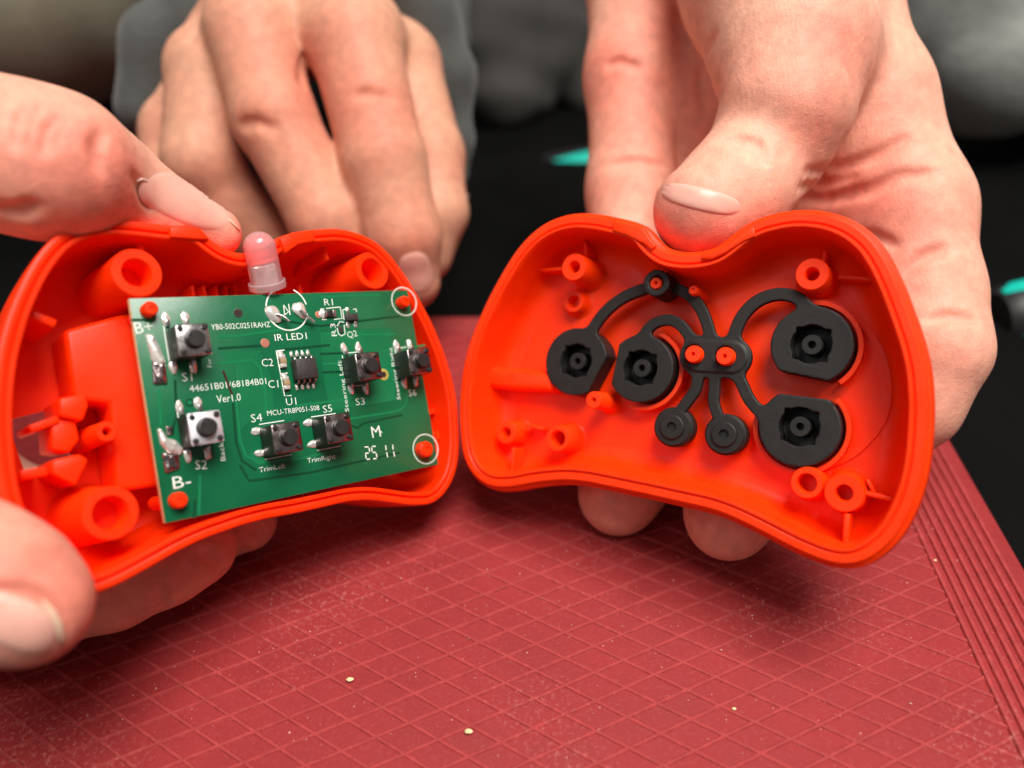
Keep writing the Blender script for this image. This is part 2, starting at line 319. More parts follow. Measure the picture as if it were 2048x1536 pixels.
class Flesh:
    """Union of tapered limbs in camera-space mm, then carved creases."""
    def __init__(s): s.P = []; s.C = []; s.B = []
    def limb(s, pts, k=4.0):     # pts (px, py, depth, radius mm)
        q = [(cam_pt(*p[:3]), p[3]) for p in pts]
        for (a, r1), (b, r2) in zip(q, q[1:]): s.P.append((a, b, r1, r2, k))
    def prim(s, p, a, b, r1, r2):
        ba = b - a; l2 = max(ba @ ba, 1e-6); t = np.clip(((p - a) @ ba) / l2, 0, 1); d = p - a - t[..., None] * ba
        return np.sqrt((d * d).sum(-1)) - (r1 + (r2 - r1) * t)
    def at(s, p, carve=True):
        d = np.full(p.shape[:-1], 30.0)
        for a, b, r1, r2, k in s.P: d = smin(d, s.prim(p, a, b, r1, r2), k)
        if carve:
            for a, b, r, k in s.C: d = -smin(-d, s.prim(p, a, b, r, r), k)
        return d
    def hit(s, px, py, d0=90, d1=330, carve=False):
        ray = np.array([(px - 1024) / F, (py - 768) / F, 1.0]); nr = np.linalg.norm(ray); t = float(d0)
        for _ in range(90):
            e = s.at((ray * t)[None], carve)[0]
            if e < .02: break
            t += max(e * .8, .02) / nr
            if t > d1: return None
        p = ray * t; g = np.array([s.at((p + e)[None], carve)[0] - s.at((p - e)[None], carve)[0] for e in np.eye(3) * .4]); return p, g / (np.linalg.norm(g) + 1e-9)
    def crease(s, pts, r=.8, k=1.0, out=.15, sub=4):
        P = []
        for (x0, y0), (x1, y1) in zip(pts, pts[1:]):
            for i in range(sub): P.append((x0 + (x1 - x0) * i / sub, y0 + (y1 - y0) * i / sub))
        P.append(pts[-1]); H = [s.hit(*p) for p in P]; n = len(H)
        s._new = getattr(s, '_new', [])
        for i in range(n - 1):
            if H[i] is None or H[i + 1] is None or abs(H[i][0][2] - H[i + 1][0][2]) > 8: continue
            e = min(1, 2.2 * min(i + .5, n - 1 - i - .5) / n + .25); rr = r * e
            s._new.append((H[i][0] + H[i][1] * (out + rr * .25), H[i + 1][0] + H[i + 1][1] * (out + rr * .25), rr, k))
    def blush(s, px, py, r, w=.6):
        h = s.hit(px, py)
        if h: s.B.append((h[0], r, w))
    def build(s, name, m, h, origin, clip=None):
        s.C = getattr(s, '_new', [])
        A = np.array([p[0] for p in s.P] + [p[1] for p in s.P]); R = np.array([p[2] for p in s.P] + [p[3] for p in s.P])[:, None]
        lo = (A - R).min(0) - 3; hi = (A + R).max(0) + 3
        if clip is not None: lo = np.maximum(lo, clip[0]); hi = np.minimum(hi, clip[1])
        n = np.ceil((hi - lo) / h).astype(int) + 1; ax = [lo[i] + np.arange(n[i]) * h for i in range(3)]
        v = np.full(n, 6.0, np.float32)
        def local(fn, a, b, r, k):
            l = np.minimum(a, b) - r - k - 2; u = np.maximum(a, b) + r + k + 2
            i0 = [max(0, int((l[i] - lo[i]) / h)) for i in range(3)]; i1 = [min(n[i], int((u[i] - lo[i]) / h) + 2) for i in range(3)]
            if any(i1[i] <= i0[i] for i in range(3)): return
            sl = tuple(slice(i0[i], i1[i]) for i in range(3))
            g = np.stack(np.meshgrid(*[ax[i][sl[i]] for i in range(3)], indexing='ij'), -1).astype(np.float32); v[sl] = fn(v[sl], g)
        for a, b, r1, r2, k in s.P: local(lambda w, g: smin(w, s.prim(g, a, b, r1, r2), k), a, b, max(r1, r2), k)
        for a, b, r, k in s.C: local(lambda w, g: -smin(-w, s.prim(g, a, b, r, r), k), a, b, r, k)
        # close the field at the clip box
        v[0] = v[-1] = 3; v[:, 0] = v[:, -1] = 3; v[:, :, 0] = v[:, :, -1] = 3
        V, Q = surface_nets(v, lo, h)
        bl = np.zeros(len(V))
        for c, r, w in s.B: bl += w * np.exp(-((V - c) ** 2).sum(1) / (r * r))
        o = fast_mesh(name, W(V), Q, None, m, 180, W(origin))
        at = o.data.attributes.new('blush', 'FLOAT', 'POINT')
        if len(at.data) == len(bl): at.data.foreach_set('value', np.clip(bl, 0, 1).astype(np.float32))
        return o
def nail(fl, parent, origin, c, ax, bx, m, mt=None, name='nail', n=16, lift=.35, sq=2.6, edge=None, ew=.35):
    """nail plate lying on the flesh: c centre px, ax half length px (towards the free edge), bx half width px"""
    c, ax, bx = map(np.array, (c, ax, bx)); V = []; bad = False; rows = []
    for i in range(n + 1):
        for j in range(n + 1):
            a, b = 2 * i / n - 1, 2 * j / n - 1
            k = 1 / max(1e-6, (abs(a) ** sq + abs(b) ** sq) ** (1 / sq)) * max(abs(a), abs(b)) if (a or b) else 1
            q = ax * a * k + bx * b * k; p = c + q; h = fl.hit(*p); w = 1.0
            while (h is None or -(h[1] @ h[0]) / np.linalg.norm(h[0]) < .12) and w > .3: w -= .05; h = fl.hit(*(c + q * w))
            if h is None: h = rows[-1] if rows else (cam_pt(*p, 150), np.array([0, 0, -1.0]))
            rows.append(h); e = max(abs(a), abs(b)); V.append(h[0] + h[1] * (lift * (1 - e ** 4) + .04 if e < .999 else -.25))
    Fc = [(i * (n + 1) + j, (i + 1) * (n + 1) + j, (i + 1) * (n + 1) + j + 1, i * (n + 1) + j + 1) for i in range(n) for j in range(n)]
    Vw = (W(np.array(V)) - W(origin))
    o = mesh(name, Vw, Fc, parent, m, 180, 1.0)
    if edge is not None:
        P = [q for q in (fl.hit(*q) for q in edge) if q is not None]
        if len(P) < 3: return o
        P = np.array([W(q[0] + q[1] * (lift * .3)) for q in P]) - W(origin)
        r = np.full(len(P), ew * MM); r[0] = r[-1] = ew * .3 * MM
        tube('nail_edge', P / MM, r / MM, parent, mt)
    return o

# ------------------------------------------------------------------ the setting: table and red work mat
def slab(name, lo, hi, m, z0, z1):
    V = [(x, y, z) for z in (z0, z1) for x, y in ((lo[0], lo[1]), (hi[0], lo[1]), (hi[0], hi[1]), (lo[0], hi[1]))]
    return mesh(name, V, [(3, 2, 1, 0), (4, 5, 6, 7), (0, 1, 5, 4), (1, 2, 6, 5), (2, 3, 7, 6), (3, 0, 4, 7)], None, m, None)
tag(slab('table', (-900, -300), (900, 1300), M['table'], -24, -3.2), kind='structure')
gs = 7.0
gi = (RM @ (np.array([.86063, .28186, -.42412]) * gs))[:2]; gj = (RM @ (np.array([-.91055, .27228, -.27973]) * gs))[:2]
gt = (RM @ (np.array([.90274, 6.41143, 26.0122]) * gs))[:2]
def G(i, j): return gt + i * gi + j * gj
def Gst(s, t): return G((s + t) / 2, (s - t) / 2)       # s = i + j (towards the camera), t = i - j (to the right)
TE, TI, SF, SI, SN, TL = 17.95, 14.75, -35.4, -32.2, 26.0, -46.0
mat_root = bpy.data.objects.new('work_mat', None); COL.objects.link(mat_root)
tag(mat_root, 'dark red silicone work mat with diamond grid and ribbed border under the hands', 'mat')
def mat_slab():
    bm = bmesh.new(); c = [Gst(SN, TL), Gst(SN, TE), Gst(SF, TE), Gst(SF, TL)]; vs = [bm.verts.new((*p, 0.0)) for p in c]; f = bm.faces.new(vs); bm.normal_update()
    if f.normal.z < 0: f.normal_flip()
    r = bmesh.ops.extrude_face_region(bm, geom=[f])
    for v in [g for g in r['geom'] if isinstance(g, bmesh.types.BMVert)]: v.co.z = -3.1
    bmesh.ops.recalc_face_normals(bm, faces=bm.faces)
    bmesh.ops.bevel(bm, geom=list(bm.edges), offset=.7, segments=3, profile=.5, affect='EDGES')
    for v in bm.verts: v.co *= MM
    me = bpy.data.meshes.new('mat_sheet'); bm.to_mesh(me); bm.free(); link('mat_sheet', me, mat_root, M['mat'], 40)
mat_slab()
def ridge(a, b, w, h, name='ridge', z=0.0, m='ridge'):
    a, b = np.asarray(a), np.asarray(b); d = b - a; L = np.linalg.norm(d); n = np.array([-d[1], d[0]]) / L; K = max(2, int(L / 12)); V, Fc = [], []
    for i in range(K + 1):
        p = a + d * i / K; p = p + n * random.uniform(-.05, .05); hh = h * random.uniform(.85, 1.1)
        for s, zz in ((-.5, z - .02), (-.28, z + hh), (.28, z + hh), (.5, z - .02)): V.append((*(p + n * w * s), zz))
    for i in range(K):
        for k in range(3): Fc.append((4 * i + k, 4 * i + 4 + k, 4 * i + 5 + k, 4 * i + 1 + k))
    return recalc(mesh(name, V, Fc, mat_root, M[m], 30))
def clip_line(fix, val):
    # grid lines i = val or j = val inside SI <= s <= SN, TL+3 <= t <= TI
    lo, hi = -1e9, 1e9; t0, s0 = TL + 3.2, SI; t1, s1 = TI, SN - .3
    if fix == 'i': lo = max(s0 - val, val - t1); hi = min(s1 - val, val - t0)          # free j
    else: lo = max(s0 - val, t0 + val); hi = min(s1 - val, t1 + val)                   # free i
    return lo, hi
for v in range(-42, 24):
    lo, hi = clip_line('i', v)
    if hi - lo > .6: ridge(G(v, lo), G(v, hi), 1.0, .30)
for v in range(-34, 40):
    lo, hi = clip_line('j', v)
    if hi - lo > .6: ridge(G(lo, v), G(hi, v), 1.0, .29)
for k in range(8):
    q = .36 * k
    ridge(Gst(SI - q, TI + q), Gst(SN - .2, TI + q), 1.35, .62, 'border_ridge')
    ridge(Gst(SI - q, TL + 3), Gst(SI - q, TI + q), 1.35, .60, 'border_ridge')
# dust and crumbs on the mat
def specks(n, rlo, rhi, box_, name, m):
    V, Fc = [], []
    for _ in range(n):
        s, t = random.uniform(box_[0], box_[1]), random.uniform(box_[2], box_[3]); c = Gst(s, t); r = rlo + (rhi - rlo) * random.random() ** 5
        k = len(V); z = r * .3 + (.3 if random.random() < .2 else .02)
        for a in range(4): an = a * math.pi / 2 + random.uniform(-.5, .5); rr = r * random.uniform(.5, 1.5); V.append((c[0] + rr * math.cos(an), c[1] + rr * math.sin(an), z - r * .3))
        V.append((c[0], c[1], z + r * .8)); Fc += [(k, k + 1, k + 4), (k + 1, k + 2, k + 4), (k + 2, k + 3, k + 4), (k + 3, k, k + 4)]
    return mesh(name, V, Fc, None, m, None)
tag(specks(4200, .03, .22, (-22, 14, -22, 16), 'dust', M['dust']), 'pale dust specks scattered over the red work mat', 'dust', kind='stuff')
def ray_mat(px, py, z=0.0):
    d = RM @ np.array([(px - 1024) / F, (py - 768) / F, 1.0]); t = (z - CAM_H) / d[2]; return (C0 + d * t)[:2]
def crumb(px, py, r, lab):
    bm = bmesh.new(); bmesh.ops.create_icosphere(bm, subdivisions=2, radius=1.0); c = ray_mat(px, py, .4); rr = random.Random(px)
    for v in bm.verts:
        k = 1 + rr.uniform(-.18, .18); v.co = (v.co.x * r * 1.3 * k * MM, v.co.y * r * .8 * k * MM, v.co.z * r * .55 * k * MM)
    me = bpy.data.meshes.new('crumb'); bm.to_mesh(me); bm.free(); o = link('crumb', me, None, M['crumb'], 180); o.location = (c[0] * MM, c[1] * MM, r * .55 * MM + .0003)
    tag(o, lab, 'crumb')
crumb(700, 1360, .62, 'pale yellow crumb on the red mat nearest the fingers on the left')
crumb(937, 1464, .62, 'oval straw-coloured crumb on the red mat by the lower edge of the photo')
crumb(1468, 1418, .36, 'tiny round crumb on the right half of the diamond grid')
crumb(1870, 1121, .34, 'tiny pale crumb beside the ribbed border of the mat')

# ------------------------------------------------------------------ left half of the remote: back shell
SH = M['shell']
Lout = [(918.8,889),(914.7,933),(903.8,966),(884.6,993),(862.8,1008),(821.7,1009.6),(780.7,1004),(739.7,998.7),(698.7,1001),(644,1013.8),(589,1026),(534.7,1035.6),(480,1050),(465,1056),(410,1075),(355.4,1101),(300.7,1132.7),(246,1162.8),(205,1182),(169.5,1190),(135,1182),(105,1160),(70,1122),(40,1085),(12,1037),(-3,985),(-12,920),(-16,850),(-14,780),(-5,710),(15.6,634),(34,587.5),(60,535),(83,501.6),(107,475.5),(130,458.6),(169,444),(221,438.5),(273,443),(338,452),(372,452),(400,460),(422,481),(443,496),(469,507),(500,508),(530,496),(550,478),(584,466),(605,462.5),(626,460),(675,457),(714,465),(753,483),(785,514.6),(813,553.6),(842,603),(865,647),(889,704.7),(907,764.6),(913.6,800),(917,840)]
left = LF.empty('remote_back_shell')
tag(left, 'orange-red back half of a remote, deep shell holding the green circuit board', 'plastic shell')
LZ = -20.0
bodyL = shell_body('body', LF.uvs(Lout), [(4.5, LZ - 2.2), (2.0, LZ - 1.4), (.6, LZ), (.1, LZ + 3), (-.2, -8), (-.25, -2.5), (-.2, -.5), (0.05, -.12), (.35, 0), (1.15, 0), (1.35, -.12), (1.45, -.75), (1.75, -.8), (1.85, -.1), (2.0, .12), (2.5, .12), (2.75, -.1), (2.9, -1.6), (3.3, LZ + 4), (3.9, LZ + 2), (4.8, LZ + .7), (6.2, LZ + .1), (7.5, LZ)], left, SH)
hc = LF.uv(82, 880, LZ)
cut(bodyL, box('cutter', hc, (8.5, 10.5), LZ - 6, LZ + 3.5, .15, left, None, 0))
U = LF.uv
def lboss(px, py, zt, ro, ri, name='screw_post', zb=LZ - .3, fl=1.18): return boss(name, U(px, py, zt), zt, zb, ro, ri, left, SH, fl)
lboss(274, 545, -1.6, 4.7, 2.7); lboss(745, 541, -.6, 4.5, 2.9); lboss(222, 1026, -2.0, 4.8, 3.0); lboss(884, 897, -4.0, 4.4, 2.4)
lboss(214, 863, -4.0, 1.9, .75, 'guide_post')
# battery box under the board
q = [U(*p, -9.0) for p in ((128, 660), (245, 628), (540, 590), (800, 640), (800, 900), (232, 985), (222, 806), (150, 800))]
prism('battery_box', q, LZ - .2, -9.0, left, SH, 1.1, 3)
def lrib(p0, p1, zt, w=1.0, zb=LZ - .2, name='rib'):
    a, b = U(*p0, zt), U(*p1, zt); c = (a + b) / 2; L = np.linalg.norm(b - a); return box(name, c, (L, w), zb, zt, math.atan2(*(b - a)[::-1]), left, SH, .25)
lrib((64, 628), (112, 648), -4.5, 1.5); lrib((278, 470), (288, 512), -3.5, .9); lrib((648, 488), (656, 520), -4, 1.0)
lrib((845, 826), (872, 822), -5, 1.4); lrib((40, 950), (95, 942), -7, 1.6); lrib((60, 858), (118, 838), -9, 1.4)
for x in (385, 408, 432, 452, 470, 600): lrib((x, 570), (x + 4, 592), -12.5, .8)
# bracket beside the opening
for pp, zt, nm in ((((118, 796), (172, 786), (178, 812), (166, 842), (120, 832)), -8, 'bracket'), (((102, 842), (150, 836), (160, 880), (140, 905), (104, 900)), -9.5, 'bracket'), (((104, 920), (160, 908), (178, 920), (152, 972), (104, 948)), -8, 'bracket')):
    prism(nm, [U(*p, zt) for p in pp], LZ - .2, zt, left, SH, .5, 2)
# raised tabs beside the notch of the rim
def rim_tab(F_, P, z0, z1, root, m, name='notch_tab'): return prism(name, [F_.uv(*p, z1) for p in P], z0, z1, root, m, .3, 2)
rim_tab(LF, ((340, 453), (372, 449), (402, 457), (420, 478), (398, 478), (342, 474)), -6, .9, left, SH)
rim_tab(LF, ((560, 476), (585, 464), (628, 459), (632, 482), (598, 488), (572, 506)), -6, .9, left, SH)
# pegs that come up through the circuit board
for px, py, r in ((303, 616, 1.4), (812, 602, 1.35), (361, 1000, 1.5), (855, 898, 1.85)):
    hb = 2.3
    p = BF.cam(*BF.uv(px, py, hb), hb) - LF.O; cc = (p @ LF.X, p @ LF.Y, p @ LF.N)
    lathe('board_peg', [(r * .92, cc[2] - 14), (r, cc[2] - 2), (r, cc[2] - .4), (r * .8, cc[2]), (r * .35, cc[2] + .05), (r * .3, cc[2] - .3)], cc[:2], left, SH, 24)

# ------------------------------------------------------------------ circuit board
board = BF.empty('circuit_board')
tag(board, 'green printed circuit board with push switches and a pink diode, seated in the left shell', 'circuit board')
B = BF.uv
corn = [B(260, 597), B(816, 580), B(876, 929), B(329, 1047)]
bw = [(corn[0][0] + corn[3][0]) / 2, (corn[1][0] + corn[2][0]) / 2]; bh = [(corn[2][1] + corn[3][1]) / 2, (corn[0][1] + corn[1][1]) / 2]
bo = box('board', ((bw[0] + bw[1]) / 2, (bh[0] + bh[1]) / 2), (bw[1] - bw[0], bh[1] - bh[0]), -1.5, 0, 0, board, M['fr4'], .06)
bo.data.materials.append(M['pcb'])
for p in bo.data.polygons:
    if abs(p.normal.z) > .9: p.material_index = 1
def pxs(P, h=.0): return [B(*p, h) for p in P]
def dens(P, n=6):
    P = np.asarray(P, float); return np.vstack([P[i] + (P[i + 1] - P[i]) * k / n for i in range(len(P) - 1) for k in range(n)] + [P[-1:]])
tr = [((560, 660), (470, 672), (436, 673)), ((540, 690), (436, 697)), ((436, 727), (505, 720), (520, 735), (530, 780), (533, 830)), ((555, 640), (640, 652), (800, 632)),
      ((650, 670), (790, 668)), ((640, 708), (686, 706)), ((645, 728), (690, 726)), ((645, 745), (690, 743)), ((760, 702), (800, 700), (850, 690)), ((660, 690), (560, 700)),
      ((473, 802), (480, 880), (492, 912), (520, 925), (600, 917), (690, 898)), ((466, 806), (472, 884), (484, 922), (512, 940)), ((700, 838), (795, 822), (812, 810), (818, 700)),
      ((690, 846), (715, 856), (728, 846), (805, 830)), ((590, 812), (700, 798)), ((350, 760), (353, 830), (345, 862)), ((400, 950), (398, 1030)), ((390, 1000), (388, 1036)),
      ((640, 594), (760, 590)), ((300, 640), (262, 640)), ((318, 780), (322, 850)), ((480, 930), (498, 962), (620, 945), (800, 905))]
for i, P in enumerate(tr): ribbon('track', dens(pxs(P), 3), .5, 0.0, board, M['trace'] if i % 2 else M['trace2'], .035)
def pour(P, m='pour'): # copper pour seen through the mask
    V = [(*B(*p), .012) for p in P]; return mesh('copper_pour', V, [list(range(len(V)))], board, M[m], None)
pour(((436, 705), (520, 700), (545, 760), (548, 828), (500, 840), (482, 860), (478, 800), (470, 730)))
pour(((640, 665), (780, 655), (792, 800), (660, 822), (648, 760)))
pour(((497, 905), (600, 890), (612, 910), (512, 930)))
def ring(px, py, r, w=.25, a0=0, a1=360, sy=1.0, name='silkscreen_ring', m='silk', z=.03):
    c = B(px, py); n = 44; full = a1 - a0 >= 360
    P = [(c[0] + r * math.cos(math.radians(a0 + (a1 - a0) * k / n)), c[1] + r * sy * math.sin(math.radians(a0 + (a1 - a0) * k / n))) for k in range(n if full else n + 1)]
    return ribbon(name, P, w, z, board, M[m], .04, full)
ring(574, 618, 4.6, .3, -160, -15); ring(574, 618, 4.6, .3, 110, 170); ring(574, 618, 4.6, .3, 10, 62)
ring(808, 603, 3.4, .22); ring(851, 898, 3.45, .22)
for px, py, ro, m1, m2 in ((476, 626, .95, 'steel_refl_red', 'dark'), (530, 686, .95, 'copper', 'copper'), (637, 629, .8, 'copper', 'copper'), (767, 749, 1.35, 'gold', 'dark'), (379, 805, .8, 'trace', 'trace2')):
    c = B(px, py); lathe('test_pad', [(ro, -.02), (ro, .05), (ro * .9, .07), (ro * .55, .06)], c, board, M[m1], 20)
    lathe('pad_hole', [(ro * .5, .0), (ro * .5, .09), (ro * .3, .09)], c, board, M[m2], 16)
# lettering
def text(s, A, Bp, cap, width=True, name='silkscreen_text', thick=.0):
    cu = bpy.data.curves.new('t', 'FONT'); cu.body = s; cu.size = cap / .70; cu.resolution_u = 2; cu.offset = thick
    to = bpy.data.objects.new('t', cu); COL.objects.link(to); bpy.context.view_layer.update()
    me = bpy.data.meshes.new_from_object(to.evaluated_get(bpy.context.evaluated_depsgraph_get())); bpy.data.objects.remove(to)
    if len(me.vertices) == 0: return
    V = np.array([v.co[:] for v in me.vertices]); a, b = B(*A), B(*Bp); d = b - a; L = np.linalg.norm(d); u = d / L; n = np.array([-u[1], u[0]])
    x = V[:, 0] - V[:, 0].min(); x *= L / x.max(); P = a + x[:, None] * u + V[:, 1:2] * n
    for v, p in zip(me.vertices, P): v.co = (p[0] * MM, p[1] * MM, .06 * MM)
    me.name = name; link(name, me, board, M['silk'], None)
for t in (('B+', (272, 668), (308, 663), 2.2), ('S1', (365, 763), (385, 762), 1.7), ('S2', (391, 939), (414, 938), 1.75), ('YB0-502C0251RAHZ', (423, 660), (541, 654), 1.15),
          ('44651B01/68184B01', (380, 784), (533, 768), 1.3), ('Ver1.0', (434, 806), (482, 801), 1.5), ('IR LED1', (550, 682), (614, 678), 1.45), ('R1', (649, 611), (666, 611), 1.55), ('C2', (524, 733), (547, 732), 1.6),
          ('C1', (537, 776), (557, 775), 1.6), ('U1', (573, 811), (593, 809), 1.55), ('MCU-TR8P051-S08', (535, 832), (639, 820), 1.1), ('S4', (503, 845), (525, 842), 1.65), ('S5', (647, 826), (665, 823), 1.6),
          ('S3', (712, 811), (730, 809), 1.6), ('S6', (818, 793), (833, 791), 1.6), ('TrimLeft', (519, 945), (571, 936), 1.0), ('TrimRight', (615, 926), (671, 917), 1.0), ('M', (745, 876), (762, 873), 2.6), ('B-', (347, 978), (383, 972), 2.3),
          ('Steering Left', (698, 823), (682, 721), .95), ('Steering Right', (801, 799), (784, 695), .95), ('Back', (451, 921), (446, 884), .95), ('For', (424, 734), (422, 717), .95), ('R3', (674, 672), (670, 647), 1.3), ('Q2', (696, 676), (715, 672), 1.4)):
    text(*t, thick=-.018 if len(t[0]) < 4 else -.006)
def stroke(P, w=.25, name='silkscreen_line', m='silk', z=.03): return ribbon(name, pxs(P), w, z, board, M[m], .035)
stroke(((760, 862), (764, 866)), .2)
for d, (x, y) in (('2', (729, 0)), ('5', (743, 0)), ('1', (767, 0)), ('1', (781, 0))):
    yy = 894 - (x - 729) * .09; h = 24; w = 8
    seg = {'2': ((0, 0, w, 0), (w + 1, 2, w + 2, 10), (w, 12, 1, 13), (2, 15, 3, 23), (4, 25, w + 3, 24)), '5': ((1, 0, w, 0), (0, 2, 1, 10), (2, 12, w, 12), (w + 1, 14, w + 3, 22), (3, 25, w + 2, 24)), '1': ((w - 4, 0, w - 3, 10), (w - 2, 14, w, 24))}[d]
    for a, b, c, e in seg: stroke(((x + a, yy + b), (x + c, yy + e)), .26)
# outline boxes of the parts
for P in (((641, 618), (648, 618)), ((641, 617), (645, 640), (653, 639)), ((652, 617), (680, 614)), ((680, 614), (684, 637), (668, 639)), ((552, 702), (569, 700)), ((552, 702), (569, 792), (583, 791)), ((560, 748), (575, 746)), ((685, 620), (688, 640)), ((685, 620), (694, 618)),
          ((706, 619), (712, 618), (713, 624)), ((327, 652), (338, 722)), ((353, 815), (367, 897)), ((684, 711), (697, 777)), ((688, 707), (716, 704)), ((710, 772), (728, 770)), ((789, 697), (801, 757)), ((800, 696), (812, 694)), ((518, 849), (568, 841)), ((521, 873), (525, 893)), ((530, 919), (583, 909)),
          ((622, 834), (671, 827)), ((626, 858), (630, 875)), ((634, 901), (681, 892)), ((567, 610), (569, 630)), ((567, 610), (577, 624), (569, 630)), ((577, 608), (580, 630)), ((674, 656), (677, 668), (683, 672), (690, 668), (688, 650)), ((674, 652), (680, 643), (688, 645))):
    stroke(P, .2)
stroke(((446, 742), (450, 752), (456, 768), (461, 782), (465, 789)), .45, 'burn_mark', 'burn')
# solder joints
def sold(px, py, rx, ry, rz, ang=0, s=0, name='solder_joint', z=.0): return blob(name, B(px, py, .3), (rx, ry, rz), z, ang, board, M['solder'], s or int(px), .14)
# push switches
SW = [((388, 679), 'steel', 0), ((412, 855), 'steel_refl_pale', 0), ((738, 732), 'steel_refl_red', 0), ((575, 875), 'steel_refl_red', 1), ((678, 856), 'steel_refl_red', 1), ((840, 722), 'steel_refl_red', 0)]
PADS = [((332, 638), (371, 636), (347, 733), (387, 733)), ((360, 814), (397, 807), (376, 911), (416, 906)), ((689, 697), (718, 696), (703, 777), (732, 776)), ((516, 862), (523, 906)), ((620, 845), (628, 888)), ((794, 692), (820, 689), (809, 765), (832, 762))]
for (p, cm, hor), pads in zip(SW, PADS):
    c = B(*p, 6.2); s = bpy.data.objects.new('push_switch', None); COL.objects.link(s); s.parent = board
    s.location = (c[0] * MM, c[1] * MM, 0)
    box('housing', (0, 0), (5.9, 5.9), .05, 6.0, 0, s, M['blk'], .12)
    box('cover', (0, 0), (6.0, 6.0), 5.75, 6.2, 0, s, M[cm], .32)
    for dx in (-2.25, 2.25):
        for dy in (-2.25, 2.25): lathe('rivet', [(.55, 6.1), (.55, 6.5), (.4, 6.68), (.1, 6.72)], (dx, dy), s, M['blk'], 14)
    lathe('plunger', [(1.85, 6.0), (1.85, 6.5), (1.65, 6.6), (1.62, 7.7), (1.5, 7.85), (.2, 7.87)], (0, 0), s, M['blk'], 26)
    for i, q in enumerate(pads):
        sold(*q, .74, 1.4, .42, math.pi / 2 if hor else 0)
        cc = B(*q)
        if hor: box('pin', (cc[0] + 1.1, cc[1]), (2.0, 1.0), .2, .75, 0, board, M['steel'], .1)
        else: box('pin', (cc[0], cc[1] + (-.9 if cc[1] > c[1] else .9)), (.75, 1.3), .2, .8, 0, board, M['steel'], .1)
# big battery joints
def fold(P, ridge_, zt, m, seed):
    # a flattened, wrinkled solder flag: outline P, ridge line points, height
    P = np.array(pxs(P)); n = 40; d = np.r_[0, np.cumsum(np.hypot(*np.diff(np.vstack([P, P[:1]]), axis=0).T))]; t = np.linspace(0, d[-1], n, endpoint=False); Q = np.vstack([P, P[:1]])
    L = np.c_[np.interp(t, d, Q[:, 0]), np.interp(t, d, Q[:, 1])]; L = (np.roll(L, 1, 0) + 2 * L + np.roll(L, -1, 0)) / 4; R = np.array(pxs(ridge_)); V = []; rr = random.Random(seed); ph = rr.uniform(0, 6)
    for k, (q, z) in enumerate(((0, 0), (.06, .55), (.3, .85), (.62, 1.0), (.88, 1.08))):
        for p in L:
            c = R[np.argmin(((R - p) ** 2).sum(1))]; x = p + (c - p) * q; V.append((x[0], x[1], z * zt * (1 + .22 * math.sin(1.9 * x[1] + ph) * math.cos(2.6 * x[0])) - (.02 if k == 0 else 0)))
    V.append((*R.mean(0), zt * 1.05)); Fc = [(k * n + i, k * n + (i + 1) % n, (k + 1) * n + (i + 1) % n, (k + 1) * n + i) for k in range(4) for i in range(n)] + [(4 * n + i, 4 * n + (i + 1) % n, 5 * n) for i in range(n)]
    return recalc(mesh('battery_joint', V, Fc, board, M[m], 50))
fold(((289, 668), (306, 670), (322, 700), (331, 724), (318, 736), (303, 724), (296, 700)), ((300, 682), (308, 702), (314, 722)), .95, 'solder', 4)
fold(((303, 724), (330, 724), (335, 768), (306, 770)), ((318, 735), (320, 758)), .7, 'steel_refl_red', 5)  # lower solder uses the reddened steel, a painted reflection of the shell
fold(((313, 856), (322, 858), (332, 876), (350, 880), (366, 898), (360, 912), (334, 906), (320, 890)), ((320, 866), (328, 884), (346, 893)), 1.0, 'solder', 6)
fold(((330, 852), (345, 852), (347, 868), (334, 872)), ((338, 858), (340, 866)), .5, 'steel_refl_red', 8)
fold(((322, 905), (360, 908), (358, 938), (330, 948)), ((338, 916), (342, 932)), .7, 'steel_refl_red', 7)
# diode joints and clipped leads
sold(548, 628, 1.5, 2.1, .9, .3, 5, 'diode_joint'); sold(600, 620, 1.4, 1.9, .9, .5, 6, 'diode_joint')
for P in (((552, 628, .9), (566, 632, 1.4), (579, 643, 1.7)), ((600, 620, .9), (614, 632, 1.3), (629, 645, 1.5))):
    tube('clipped_lead', [(*B(a, b, h), h) for a, b, h in P], .32, board, M['steel'], 8)
# small parts: resistor, transistor, capacitors, chip
def chipc(px, py, sx, sy, h, m, name, ang=0): c = B(px, py, h); return c, box(name, c, (sx, sy), .05, h, ang, board, M[m], .08)
c = B(660, 627, .4); r1 = box('resistor', c, (1.5, 1.5), .08, .55, 0, board, M['blk'], .06)
for s in (-1, 1): box('resistor_cap', (c[0] + s * 1.1, c[1]), (.75, 1.5), .06, .52, 0, board, M['steel'], .06)
sold(646, 628, .9, 1.0, .45, 0, 3)
c = B(704, 634, .9); box('transistor', c, (3.0, 1.5), .15, 1.05, 0, board, M['chip'], .1)
for dx, dy in ((0, 1.5), (-1, -1.4), (1, -1.4)): box('pin', (c[0] + dx - (.4 if dy > 0 else 0), c[1] + dy), (.55, 1.2), .05, .4, 0, board, M['steel'], .08); blob('solder_joint', (c[0] + dx - (.4 if dy > 0 else 0), c[1] + dy * 1.25), (.42, .6, .3), .1, 0, board, M['solder'], int(9 + dx + dy))
c = B(682, 659, .3); box('small_resistor', c, (.8, 1.5), .06, .4, .12, board, M['chip'], .05)
for px, py in ((566, 722), (573, 766)):
    c = B(px, py, .5); box('capacitor', c, (1.3, 1.1), .1, .95, 0, board, M['ceramic'], .08)
    for s in (-1, 1): box('capacitor_cap', (c[0] - .1, c[1] + s * .95), (1.3, .8), .06, .9, 0, board, M['solder'], .1)
    sold(px - 4, py - 14, .8, .8, .5, 0, px)
